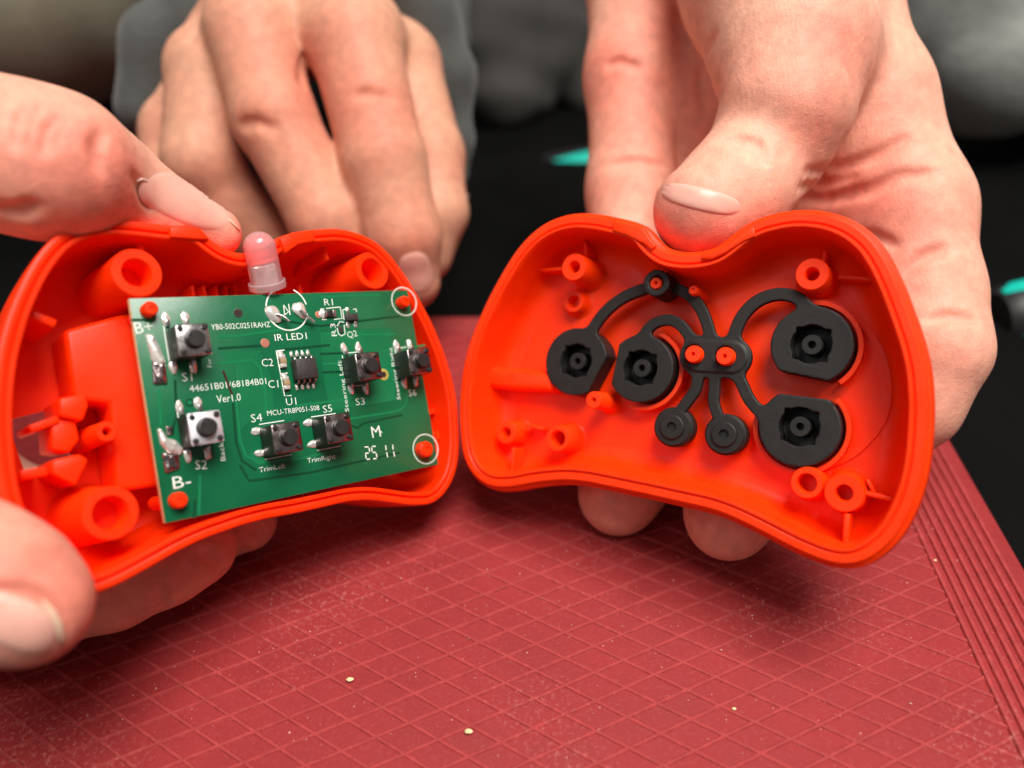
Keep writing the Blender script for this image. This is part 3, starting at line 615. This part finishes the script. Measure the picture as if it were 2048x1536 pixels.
cb = B(601, 739, 0); c = B(615, 736, 2.6); box('controller_chip', c, (4.9, 4.7), .3, 2.6, 0, board, M['chip'], .22, .06)
lathe('pin_mark', [(.28, 2.5), (.28, 2.615), (.2, 2.615)], (c[0] - 1.8, c[1] - 1.6), board, M['dark'], 14)
for k in range(4):
    for s in (-1, 1):
        x = c[0] - 1.9 + k * 1.27; tube('chip_pin', [(x, c[1] + s * 2.1, 1.5), (x, c[1] + s * 2.7, 1.45), (x, c[1] + s * 3.0, .35), (x, c[1] + s * 3.5, .15)], .22, board, M['steel'], 6)
        blob('solder_joint', (x, c[1] + s * 3.5), (.36, .75, .32), .08, 0, board, M['solder'], k + 20)
# pink diode standing above the top edge
led_a = B(536, 575, -2.0); dirn = np.array([B(515, 462, 3.5)[0] - led_a[0], B(515, 462, 3.5)[1] - led_a[1], 5.0]); 
led = bpy.data.objects.new('diode', None); COL.objects.link(led); led.parent = board
led.location = (led_a[0] * MM, led_a[1] * MM, -2.0 * MM); led.rotation_euler = Vector(dirn).to_track_quat('Z', 'Y').to_euler()
LL = float(np.linalg.norm(dirn)); R_ = 3.35
prof = [(R_ * 1.16, 0), (R_ * 1.16, 1.3), (R_ * 1.13, 1.4), (R_, 1.5), (R_ * .99, LL - R_)] + [(R_ * .99 * math.cos(a), LL - R_ + R_ * math.sin(a)) for a in np.linspace(.15, 1.5, 9)]
lathe('lens', prof, (0, 0), led, M['lens'], 36, smooth=40)
box('led_frame', (-.9, 0), (1.5, .5), .8, 5.0, 0, led, M['lens_in'], .05); box('led_frame', (1.1, 0), (2.6, .6), .8, 4.2, 0, led, M['lens_in'], .05)
lathe('reflector_cup', [(1.0, 3.9), (1.3, 4.9), (1.0, 4.9), (.6, 4.3)], (1.1, 0), led, M['lens_in'], 16)
for x in (-1.27, 1.27): tube('lead', [(x, 0, .5), (x, -.2, -2), (x, .8, -4.5), (x, 1.6, -6)], .28, led, M['steel'], 8)

# ------------------------------------------------------------------ right half of the remote: front shell
SR = M['shell2']
Rout = [(919.5,800),(918,815),(920.5,870),(926,911),(938,938.6),(955,959),(974,971),(998,975.5),(1031,973),(1064,966),(1097,962),(1135,960),(1173,964),(1228,975.5),(1310,993),(1365,1005.6),(1400,1013),(1427,1020),(1455,1030),(1496,1049),(1537,1070),(1591,1098.5),(1632,1116),(1660,1126),(1695,1131),(1725,1125),(1755,1108),(1781,1085),(1800,1060),(1820,1022),(1832,990),(1842,953),(1849,911),(1853,862),(1855,807),(1850,740),(1839,690),(1822,640),(1798,576),(1775,526),(1749,484),(1725,462),(1700,445),(1686,439),(1660,430),(1634,426),(1608,424),(1582,425),(1556,430),(1530,436.5),(1512,442),(1488,456),(1475,466),(1452,483),(1439,497),(1421,504),(1402,508),(1370,511),(1330,505),(1310,490),(1297,475),(1285,457),(1255,446),(1228,440),(1194,432.6),(1160,430),(1134,432.6),(1108,440),(1082,453),(1056,474),(1030,504),(1004,546),(978,593),(952,650),(934,699.5),(923,751.6)]
right = RF.empty('remote_front_shell')
tag(right, 'orange-red front half of the remote, shallow shell with the black rubber keypad', 'plastic shell')
RZ = -13.5
shell_body('body', RF.uvs(Rout), [(6, RZ - 2.2), (3, RZ - 1.7), (1.0, RZ - .4), (-.2, RZ + 2.5), (-1.1, -6), (-1.25, -3.2), (-.9, -1.6), (-.1, -1.0), (.05, -.2), (.35, 0), (1.6, 0), (1.8, -.15), (1.9, -.55), (2.1, -.55), (2.2, .1), (2.4, .3), (2.8, .3), (3.0, .05), (3.15, -1.5), (3.6, RZ + 4.5), (4.2, RZ + 2.2), (5.2, RZ + .8), (6.6, RZ + .15), (8.0, RZ)], right, SR)
U = RF.uv
def rboss(px, py, zt, ro, ri, name='screw_post', hole=6.0): return boss(name, U(px, py, zt), zt, RZ - .2, ro, ri, right, SR, 1.1, hole=hole)
rboss(1148, 534, -4, 3.25, 1.45); rboss(1147, 603, -10.2, 2.7, 1.5, 'guide_post', 3); rboss(1624, 548, -5, 3.3, 1.35); rboss(1115, 877, -6, 3.1, 1.9)
rboss(1012, 865, -7, 2.8, 1.3, 'guide_post'); rboss(1613, 966, -6, 3.15, 1.9, 'guide_post'); rboss(1688, 986, -5, 3.7, 1.6)
rboss(1187, 800, -3.5, 2.0, .5, 'guide_post'); rboss(1386, 580, -5.0, 1.05, .35, 'thin_peg', .3)
for px, py, r, zt in ((1386, 708, 1.85, -4.9), (1449, 712, 1.9, -4.9), (1311, 566, 1.4, -3.9)): rboss(px, py, zt, r, .38, 'keypad_peg', 1.2)
def rrib(p0, p1, zt, w=1.0, zb=RZ - .2, name='rib'):
    a, b = U(*p0, zt), U(*p1, zt); c = (a + b) / 2; L = np.linalg.norm(b - a); return box(name, c, (L, w), zb, zt, math.atan2(*(b - a)[::-1]), right, SR, .25)
rrib((1080, 540), (1126, 537), -8, .8); rrib((1168, 478), (1172, 510), -8, .8); rrib((1650, 500), (1646, 530), -8, .8); rrib((1676, 553), (1762, 560), -8, .9)
rrib((1722, 984), (1785, 1000), -6, .9); rrib((1733, 958), (1748, 986), -8, .7); rrib((1694, 1028), (1690, 1098), -5, 1.1); rrib((1026, 895), (1022, 948), -7, .8); rrib((1050, 850), (1085, 858), -9, .8)
# channel block on the left side wall
prism('channel_block', [U(*p, -4.5) for p in ((948, 728), (1010, 733), (1095, 742), (1095, 782), (1010, 778), (950, 772), (942, 750))], RZ - .2, -7.5, right, SR, 1.6, 4)
lathe('channel_eye', [(.9, -7.6), (.9, -7.35), (.45, -7.35), (.4, -7.8)], U(1023, 752, -7.4), right, SR, 16)
# raised arc round the right-hand buttons, steps in the floor
P = [U(*p, RZ) for p in ((1600, 600), (1650, 604), (1681, 612), (1730, 650), (1762, 700), (1780, 760), (1774, 835), (1742, 876), (1710, 908), (1673, 926), (1620, 940))]
P = np.array(P); t = np.linspace(0, len(P) - 1, 60); P = np.c_[np.interp(t, range(len(P)), P[:, 0]), np.interp(t, range(len(P)), P[:, 1])]
for _ in range(12): P[1:-1] = (P[:-2] + 2 * P[1:-1] + P[2:]) / 4
ribbon('button_well_ridge', P, 1.3, RZ - .1, right, SR, .9)
for px, py, r, a0, a1 in ((1280, 737, 8.9, -100, 75), (1622, 690, 9.1, -48, 120), (1598, 855, 9.1, -190, 48)):
    c = U(px, py, -7.2); n = 40; Q = [(c[0] + r * math.cos(math.radians(a0 + (a1 - a0) * k / n)), c[1] + r * math.sin(math.radians(a0 + (a1 - a0) * k / n))) for k in range(n + 1)]
    ribbon('button_well_wall', Q, .9, RZ - .1, right, SR, 4.2)
rim_tab(RF, ((1226, 440), (1286, 455), (1299, 476), (1312, 492), (1302, 500), (1288, 488), (1252, 470), (1224, 462)), -5, .7, right, SR)
rim_tab(RF, ((1402, 509), (1422, 505), (1440, 498), (1478, 466), (1508, 452), (1510, 472), (1484, 484), (1450, 506), (1424, 518), (1403, 519)), -5, .8, right, SR)

# ------------------------------------------------------------------ black rubber keypad
KZ = -7.2
KF = Frame(RF.O + RF.N * KZ, RF.X, RF.Y, RF.N); key = KF.empty('rubber_keypad')
tag(key, 'black rubber keypad with four round cups and two small buttons, lying in the right shell', 'keypad')
K = KF.uv
cups = [((1151, 723), 8.0, 'r'), ((1280, 737), 7.7, 'l'), ((1622, 690), 8.0, 'b'), ((1598, 855), 8.0, 't')]
arms = [(((1160, 700), (1190, 645), (1216, 614), (1250, 590), (1290, 576)), 1.35), (((1335, 574), (1358, 578), (1385, 594), (1404, 622), (1415, 652), (1424, 690)), 1.3),
        (((1275, 700), (1290, 660), (1310, 643), (1337, 637), (1360, 648), (1376, 670), (1392, 692)), 1.25), (((1462, 700), (1469, 660), (1484, 628), (1510, 602), (1537, 590), (1565, 586), (1598, 594), (1622, 625), (1628, 660)), 1.35),
        (((1460, 730), (1482, 765), (1494, 795), (1512, 818), (1540, 840)), 1.25), (((1395, 740), (1393, 776), (1376, 799), (1356, 825)), 1.2), (((1428, 740), (1428, 775), (1425, 806), (1434, 830)), 1.2)]
gh = .24; lo = np.array([-34., -24, -7.0]); hi = np.array([42., 30, 5.2])
Pk = [K(*c[0]) for c in cups]; allp = np.array(Pk + [K(*p) for a in arms for p in a[0]]); lo[:2] = allp.min(0) - 11; hi[:2] = allp.max(0) + 11
nn = np.ceil((hi - lo) / gh).astype(int); gx, gy, gz = [lo[i] + np.arange(nn[i]) * gh for i in range(3)]
X2, Y2 = np.meshgrid(gx, gy, indexing='ij'); g2 = np.stack([X2, Y2], -1)
def seg2(p, a, b):
    ba = b - a; t = np.clip(((p - a) @ ba) / (ba @ ba + 1e-9), 0, 1); d = p - a - t[..., None] * ba; return np.sqrt((d * d).sum(-1))
web = np.full(X2.shape, 20.0)
for pts, w in arms:
    q = np.array([K(*p) for p in pts]); tt = np.linspace(0, len(q) - 1, 6 * len(q)); q = np.c_[np.interp(tt, range(len(q)), q[:, 0]), np.interp(tt, range(len(q)), q[:, 1])]
    for _ in range(10): q[1:-1] = (q[:-2] + 2 * q[1:-1] + q[2:]) / 4
    d = np.full(X2.shape, 20.0)
    for a, b in zip(q, q[1:]): d = np.minimum(d, seg2(g2, a, b) - w)
    web = smin(web, d, 1.2)
hub = seg2(g2, K(1397, 712), K(1462, 715)) - 4.3; web = smin(web, hub, 1.4)
cup = np.full(X2.shape, 20.0); hole = np.full(X2.shape, 20.0)
xr, yu = np.array([1.0, 0]), np.array([0, 1.0])
for (p, r, fl), c in zip(cups, Pk):
    d = np.sqrt(((g2 - c) ** 2).sum(-1)) - r
    fn = {'r': np.array([.93, -.36]), 'l': np.array([-1, .05]), 'b': np.array([-.1, -1]), 't': np.array([.0, 1])}[fl]; fn = fn / np.linalg.norm(fn)
    d = np.maximum(d, (g2 - c) @ fn - r * .80); cup = np.minimum(cup, d)
    c2 = c + (np.array([0, .2])); hd = np.sqrt(((g2 - c2) ** 2).sum(-1)) - 4.0; q = np.abs(g2 - c2); sq = np.maximum(q[..., 0], q[..., 1]) - 3.35; hole = np.minimum(hole, np.minimum(hd, sq))
smalls = [K(1345, 854), K(1449, 869)]; sm = np.full(X2.shape, 20.0)
for c in smalls: sm = np.minimum(sm, np.sqrt(((g2 - c) ** 2).sum(-1)) - 4.45)
rc = K(1313, 566, 3.6); rg = np.sqrt(((g2 - rc) ** 2).sum(-1)) - 3.0; rh = np.sqrt(((g2 - rc) ** 2).sum(-1)) - 1.6
pegs = np.minimum(np.sqrt(((g2 - K(1387, 708)) ** 2).sum(-1)), np.sqrt(((g2 - K(1450, 712)) ** 2).sum(-1))) - 2.1
top2 = smin(web, cup, 1.5)
def ext(d2, z0, z1, r=.22):
    w = np.abs(gz - (z0 + z1) / 2) - (z1 - z0) / 2 + r; d = d2[..., None] + r; w = w[None, None]
    return np.minimum(np.maximum(d, w), 0) + np.sqrt(np.maximum(d, 0) ** 2 + np.maximum(w, 0) ** 2) - r
v = ext(smin(top2, sm + 1.2, .8), -1.6, 0); v = np.minimum(v, ext(cup, -6.3, 0)); v = np.minimum(v, ext(hub + .9, -1.0, .35)); v = np.minimum(v, ext(rg, -4.5, 3.9))
v = np.minimum(v, ext(sm, -4.2, -.5)); v = np.maximum(v, -ext(hole, -5.4, 6, .1)); v = np.maximum(v, -ext(pegs, -5, 6, .1)); v = np.maximum(v, -ext(rh, -8, 7, .1))
V, Q = surface_nets(v.astype(np.float32), lo, gh); fast_mesh('web', V * MM, Q, key, M['rubber'], 50)
for c in Pk:
    lathe('plunger', [(2.15, -5.4), (2.1, -1.2), (1.95, -1.0), (.85, -1.0), (.75, -1.2), (.7, -3.2), (.1, -3.2)], c + np.array([0, .2]), key, M['rubber'], 30)
for c in smalls:
    b = lathe('small_button', [(4.1, -1.2), (4.1, -.1), (3.9, .12), (2.75, .12), (2.65, .6), (2.45, .75), (1.1, .75), (.98, .55), (.95, -1.4), (.1, -1.4)], c, key, M['rubber'], 36)
for a in (50, 110, 200, 290, 340):
    lathe('rubber_burr', [(.3, 2.2), (.25, 3.3), (.05, 3.6)], rc + 3.0 * np.array([math.cos(math.radians(a)), math.sin(math.radians(a))]), key, M['rubber'], 8)

# ------------------------------------------------------------------ hands
dL = LF.depth; dR = RF.depth
def finish_hand(fl, name, m, h, org, clip, label, cat='person'):
    o = fl.build(name, m, h, org, clip); tag(o, label, cat); return o
# right hand: thumb over the notch, palm behind, fingers curled under the shell
H = Flesh(); K0 = 6.0
H.limb([(1300, -260, 232, 22), (1292, -60, 228, 17), (1262, 150, 222, 12.5), (1262, 380, 216, 11.5), (1262, 640, dR(1262, 640, -34), 10.5), (1262, 890, dR(1262, 890, -31), 10.3), (1252, 950, dR(1252, 950, -27), 10.2), (1236, 994, dR(1236, 994, -22), 9.3)], K0)
H.limb([(1430, -260, 232, 22), (1440, -60, 228, 19), (1440, 350, 226, 14), (1470, 700, dR(1470, 700, -46), 11), (1482, 900, dR(1482, 900, -33), 10.4), (1472, 985, dR(1472, 985, -28), 10.3), (1455, 1037, dR(1455, 1037, -22), 9.4)], K0)
H.limb([(1560, -200, 225, 20), (1640, 250, 215, 16), (1720, 560, 212, 13), (1760, 820, 208, 11), (1650, 900, 200, 9.5), (1600, 860, 195, 9)], K0)
H.limb([(1560, -260, 215, 24), (1625, -40, 205, 17), (1735, 200, 196, 14.5), (1815, 420, 190, 14), (1848, 590, 184, 12.0), (1868, 700, 178, 10.8), (1822, 808, 180, 9.6), (1740, 880, 186, 8.5)], K0)
H.limb([(1700, 350, 205, 16), (1760, 600, 200, 14)], 10)
H.limb([(1440, 200, 222, 15), (1620, 480, 214, 14)], 10)
H.limb([(1500, -240, 205, 26), (1550, -40, 192, 22.5), (1584, 100, 184, 18.5), (1574, 215, 177, 13.8), (1536, 300, dR(1404, 428, -10) + 8, 12.2), (1476, 372, dR(1404, 428, -10) + 3, 11.6), (1402, 422, dR(1404, 428, -10), 10.6)], 5.0)
H.limb([(1640, -60, 202, 18), (1650, 120, 196, 13)], 9)
for pts, r in ((((1612, 345), (1690, 335), (1760, 308), (1815, 276)), 1.6), (((1590, 398), (1660, 396), (1740, 380), (1800, 352), (1878, 346)), 2.2), (((1600, 375), (1650, 368), (1705, 352)), 1.1), (((1802, 552), (1845, 514), (1892, 496)), 1.6),
               (((1430, 70), (1406, 120), (1400, 170), (1410, 230)), .3), (((1445, 285), (1480, 277), (1510, 285), (1530, 305)), .35), (((1465, 295), (1500, 300), (1530, 325)), .3),
               (((1224, 330), (1270, 322), (1330, 330)), .8), (((1215, 130), (1240, 122), (1280, 136)), .35), (((1690, 480), (1740, 470), (1790, 490)), .9), (((1860, 640), (1900, 632), (1945, 640)), .7)):
    H.crease(pts, r * .46, k=2.2)
for px, py, r, w in ((1640, 120, 16, .5), (1395, 470, 9, .75), (1350, 455, 6, .4), (1440, 300, 8, .25), (1215, 130, 14, .5), (1250, 300, 14, .5), (1700, 380, 12, .6), (1780, 400, 10, .5), (1650, 400, 10, .7), (1236, 1000, 10, .5), (1456, 1040, 10, .5), (1900, 500, 14, .35), (1900, 700, 12, .3), (1340, 60, 14, .4)):
    H.blush(px, py, r, w)
org = cam_pt(1500, 200, 200)
hr = finish_hand(H, 'person', M['skin'], .75, org, (cam_pt(1500, 0, 240) * 0 + np.array([-200, -142, 120]), np.array([250, 200, 262])), 'bare hand on the right pressing its thumb into the notch of the front shell')
nail(H, hr, org, (1402, 398), (-4, 24), (86, 20), M['nail'], M['nailtip'], lift=.42)
# left hand: thumb over the top of the left shell, fingers underneath, palm off to the left
H2 = Flesh()
zt = lambda x, y, z: dL(x, y, z)
H2.limb([(-420, 330, 150, 19), (-190, 275, 142, 15.5), (20, 312, 140, 12.8), (120, 335, 141, 12.4), (215, 375, zt(215, 440, -9) + 1, 10.0), (325, 428, zt(320, 450, -10), 6.9), (430, 465, zt(418, 480, -10), 5.5)], 5)
H2.limb([(-420, 330, 160, 20), (-430, 700, 175, 24), (-350, 1050, 172, 16), (-150, 1180, 168, 11), (60, 1225, 165, 9.0), (230, 1175, 166, 8.3), (330, 1130, 168, 8.2), (395, 1098, 170, 8.2)], 4)
H2.limb([(-430, 600, 185, 22), (-250, 950, 190, 13), (60, 1120, 188, 9.5), (300, 1090, 186, 8.0), (420, 1062, 186, 7.4), (492, 1043, 186, 7.2)], 3)
H2.limb([(-430, 600, 190, 20), (-200, 860, 200, 12), (40, 1010, 196, 9.5), (200, 1010, 196, 9)], 3)
H2.limb([(-420, 500, 168, 22), (-430, 900, 176, 20)], 8)
for pts, r in ((((205, 265), (190, 300), (200, 340)), .6), (((120, 232), (96, 262), (92, 300)), .5), (((60, 205), (40, 240), (34, 290)), .45), (((0, 420), (40, 424), (70, 410)), 1.4), (((395, 1108), (425, 1118), (448, 1150)), .8), (((300, 1140), (322, 1180), (330, 1215)), .6), (((500, 1045), (515, 1065), (530, 1085)), .7), (((268, 350), (288, 385), (300, 410)), .8)):
    H2.crease(pts, r * .5, k=2.0)
for px, py, r, w in ((250, 370, 9, .6), (120, 250, 12, .35), (170, 300, 10, .3), (60, 420, 14, .4), (400, 460, 8, .3), (380, 1120, 12, .7), (250, 1180, 14, .45), (520, 1060, 8, .7)): H2.blush(px, py, r, w)
org2 = cam_pt(-200, 600, 165)
hl = finish_hand(H2, 'person', M['skin'], .7, org2, (np.array([-260, -120, 105]), np.array([60, 130, 240])), 'bare hand on the left with its thumb over the shell that holds the green board')
nail(H2, hl, org2, (378, 402), (92, 38), (-24, 44), M['nail'], M['nailtip'], edge=[(455 + 5 * i, 437 + 5 * i) for i in range(6)], lift=.4, ew=.25)
H_ = [H2.hit(*p) for p in ((276, 362), (285, 358), (296, 362), (302, 380), (308, 398), (322, 412), (340, 425), (352, 431))]
tube('dry_cuticle', (W(np.array([q[0] + q[1] * -.10 for q in H_ if q])) - W(org2)) / MM, [.08, .18, .24, .2, .2, .18, .14, .06][:len([q for q in H_ if q])], hl, M['flake'], 7)
# near thumb at the lower left
H3 = Flesh()
dn = dL(40, 1120, 9)
H3.limb([(-520, 1010, dn - 4, 17), (-300, 1060, dn - 4, 12.5), (-60, 1150, dn, 10.6), (20, 1186, dn, 9.5), (66, 1216, dn, 8.3)], 4)
H3.limb([(-520, 1010, dn, 18), (-700, 1250, dn + 10, 20)], 6)
for px, py, r, w in ((150, 1240, 9, .8), (60, 1130, 10, .5), (0, 1090, 12, .3)): H3.blush(px, py, r, w)
for pts, r in ((((-20, 1180), (40, 1184), (84, 1200), (112, 1232), (128, 1276)), .7),): H3.crease(pts, r, k=1.5, out=.0)
org3 = cam_pt(-100, 1150, dn)
h3 = finish_hand(H3, 'person', M['skin'], .6, org3, (np.array([-160, 0, 80]), np.array([20, 120, 170])), 'blurred thumb tip with a wide nail on the lower left corner of the shell')
nail(H3, h3, org3, (30, 1248), (88, 36), (-22, 50), M['nail'], M['nailtip'], edge=[(84, 1200), (102, 1222), (116, 1246), (122, 1270), (122, 1292)], lift=.4, ew=.5)
# hand of the person behind
H4 = Flesh(); KB = 3.0; D4 = 226
H4.limb([(600, -60, D4 + 90, 24), (560, 0, D4 + 45, 18), (502, 62, D4, 13.0), (548, 235, D4 - 4, 11.7), (655, 440, D4 - 2, 10.8), (720, 560, D4 + 6, 10)], KB)
H4.limb([(650, -60, D4 + 90, 24), (690, 10, D4 + 45, 18), (708, 82, D4, 13.4), (768, 320, D4 - 6, 11.7), (806, 470, D4 - 4, 10.8), (824, 562, D4 + 2, 8.4)], KB)
H4.limb([(560, 0, D4 + 50, 17), (418, 140, D4 + 8, 12.5), (404, 320, D4 + 6, 11.3), (462, 410, D4 + 14, 10.5), (560, 500, D4 + 22, 9.5)], KB)
H4.limb([(520, 40, D4 + 60, 16), (355, 262, D4 + 20, 11.0), (345, 370, D4 + 18, 10.2), (425, 450, D4 + 24, 9.8), (500, 520, D4 + 28, 9.5)], KB)
H4.limb([(700, 20, D4 + 60, 17), (800, 130, D4 + 26, 13), (862, 310, D4 + 16, 10.2), (876, 425, D4 + 12, 9.0), (852, 510, D4 + 14, 8.3)], KB)
H4.limb([(500, 50, D4 + 14, 13.5), (650, 50, D4 + 12, 14), (715, 80, D4 + 8, 13)], 8)
for pts, r in (((((606, 120), (604, 170)), .8),) + ((((710, 190), (745, 186), (785, 200)), .25), (((480, 250), (510, 243), (548, 256)), .25))): H4.crease(pts, r * .6, k=3)
for px, py, r, w in ((500, 240, 12, .5), (730, 230, 14, .5), (500, 60, 14, .35), (700, 70, 16, .4), (610, 170, 10, .8), (800, 500, 12, .6), (400, 380, 12, .3), (640, 420, 12, .3)): H4.blush(px, py, r, w)
org4 = cam_pt(600, 250, D4)
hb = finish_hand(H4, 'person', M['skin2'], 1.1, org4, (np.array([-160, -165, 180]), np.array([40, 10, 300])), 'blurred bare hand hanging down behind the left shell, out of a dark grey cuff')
nail(H4, hb, org4, (832, 545), (10, 42), (34, -8), M['nail'], None, lift=.5)

# ------------------------------------------------------------------ clothing and things in the blurred background
def cloth(name, chains, m, h, wr, label, cat='sleeve', parent=None):
    f = Flesh()
    for c in chains: f.limb(c, 6)
    org = f.P[0][0]; A = np.array([p[0] for p in f.P] + [p[1] for p in f.P]); R = np.array([p[2] for p in f.P] + [p[3] for p in f.P])[:, None]
    o = f.build(name, m, h, org, None); me = o.data
    co = np.empty(len(me.vertices) * 3); me.vertices.foreach_get('co', co); co = co.reshape(-1, 3); nn_ = np.empty(len(me.vertices) * 3); me.vertices.foreach_get('normal', nn_); nn_ = nn_.reshape(-1, 3)
    d = sum(np.sin(co @ (rng.normal(size=3) * k) + rng.uniform(0, 6)) * a for k, a in ((60, 1.0), (60, 1.0), (120, .5), (120, .5), (220, .25))) * wr * MM
    me.vertices.foreach_set('co', (co + nn_ * d[:, None]).ravel()); me.update()
    if label: tag(o, label, cat)
    return o
D5 = 262
cf = cloth('cuff', [[(285, 215, D5, 9), (325, 90, D5 - 2, 12), (430, 20, D5 - 4, 14), (560, -50, D5 - 6, 16), (760, -44, D5 - 6, 17), (838, 30, D5, 13), (898, 150, D5 + 4, 8.5), (918, 280, D5 + 8, 4.5), (925, 360, D5 + 12, 2.5)], [(620, -150, D5 + 20, 40), (620, -420, D5 + 60, 50)]], M['knit'], 2.2, .15, None)
cf.parent = hb; cf.matrix_parent_inverse = hb.matrix_world.inverted(); bpy.context.view_layer.update()
cf.location = cf.location - hb.location; cf.matrix_parent_inverse = Matrix.Identity(4)
cloth('sleeve', [[(-260, -120, 330, 78), (60, -90, 325, 62), (330, -170, 330, 48)], [(-260, 0, 330, 56), (70, 20, 330, 34), (280, 0, 330, 20)]], M['olive'], 3.0, .9, 'out-of-focus taupe jacket sleeve filling the upper left corner')
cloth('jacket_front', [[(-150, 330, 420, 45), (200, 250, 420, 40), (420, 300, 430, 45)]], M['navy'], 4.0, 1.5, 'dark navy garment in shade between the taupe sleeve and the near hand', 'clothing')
cloth('fleece_sleeve', [[(1980, -260, 350, 60), (1960, -60, 345, 52), (2000, 90, 345, 40)], [(2250, -200, 350, 62), (2260, 60, 350, 52)], [(1830, -160, 352, 30), (1850, 40, 350, 26)]], M['fleece'], 3.0, .8, 'mid grey fleece sleeve in the upper right corner behind the hand')
cloth('coat', [[(960, -200, 430, 50), (990, 60, 430, 34), (1010, 190, 430, 22)], [(1110, -160, 440, 46), (1100, 60, 440, 30), (1060, 190, 440, 16)], [(1170, 40, 450, 30), (1165, 170, 450, 18)]], M['char'], 3.5, 1.0, 'charcoal coat folds seen between the two hands at the top', 'clothing')
cloth('strap', [[(925, -60, 380, 5), (915, 80, 380, 4.5), (905, 170, 380, 4)]], M['knit'], 1.6, .3, 'dark grey strap hanging beside the blurred hand', 'strap')

def tool(name, p0, p1, prof, inlays, label):
    """round gripped handle lying between two camera-space points"""
    a, b = W(cam_pt(*p0)), W(cam_pt(*p1)); d = Vector(b - a); L = d.length / MM
    root = bpy.data.objects.new(name, None); COL.objects.link(root); root.location = a; root.rotation_euler = d.to_track_quat('Z', 'Y').to_euler(); tag(root, label, 'tool')
    lathe('grip', [(r, z * L) for r, z in prof], (0, 0), root, M['gripblk'], 32)
    for ang, z0, z1, w in inlays:
        V, Fc = [], []; n = 10; prf = np.array(prof)
        for i in range(n + 1):
            z = z0 + (z1 - z0) * i / n; r = np.interp(z, prf[:, 1], prf[:, 0]) + .45; ww = w * math.sin(math.pi * (i + .35) / (n + .7)) ** .6
            for j in range(7): t = ang + ww * (j / 6 - .5); V.append((r * math.cos(t), r * math.sin(t), z * L))
        for i in range(n):
            for j in range(6): Fc.append((i * 7 + j, i * 7 + j + 1, (i + 1) * 7 + j + 1, (i + 1) * 7 + j))
        mesh('grip_inlay', V, Fc, root, M['teal'], 60)
    return root
pr = [(3, 0), (7, .02), (8.5, .12), (7.6, .35), (9.2, .6), (10.4, .85), (9.0, .97), (4, 1.0)]
tool('screwdriver', (900, 385, 400), (1330, 345, 400), [(a * 1.75, b) for a, b in pr], [(a, .38, .98, 1.05) for a in (0.2, 2.3, 4.4)], 'black and teal screwdriver handle lying behind, between the two hands')
tool('screwdriver', (1985, 640, 262), (2320, 600, 262), [(3, 0), (9, .015), (11.5, .08), (12.5, .3), (11.5, .6), (9, 1)], [(a, .03, .7, 1.0) for a in (1.4, 3.3, 5.2)], 'black and teal tool handle at the right edge beside the palm')
ov = tube('cable_loop', [W(cam_pt(*p)) / MM for p in ((1990, 640, 300), (1965, 690, 300), (1990, 745, 300), (2060, 750, 300), (2150, 730, 300))], 1.6, None, M['gripblk'], 8)
tag(ov, 'thin dark cable curling under the teal handle at the right', 'cable')
sp = blob('metal_snap', (0, 0), (1.4, 1.4, 1.0), 0, 0, None, M['steel'], 3, .05); sp.location = W(cam_pt(930, 392, 262)); tag(sp, 'small shiny metal snap glinting beside the blurred fingers', 'snap')
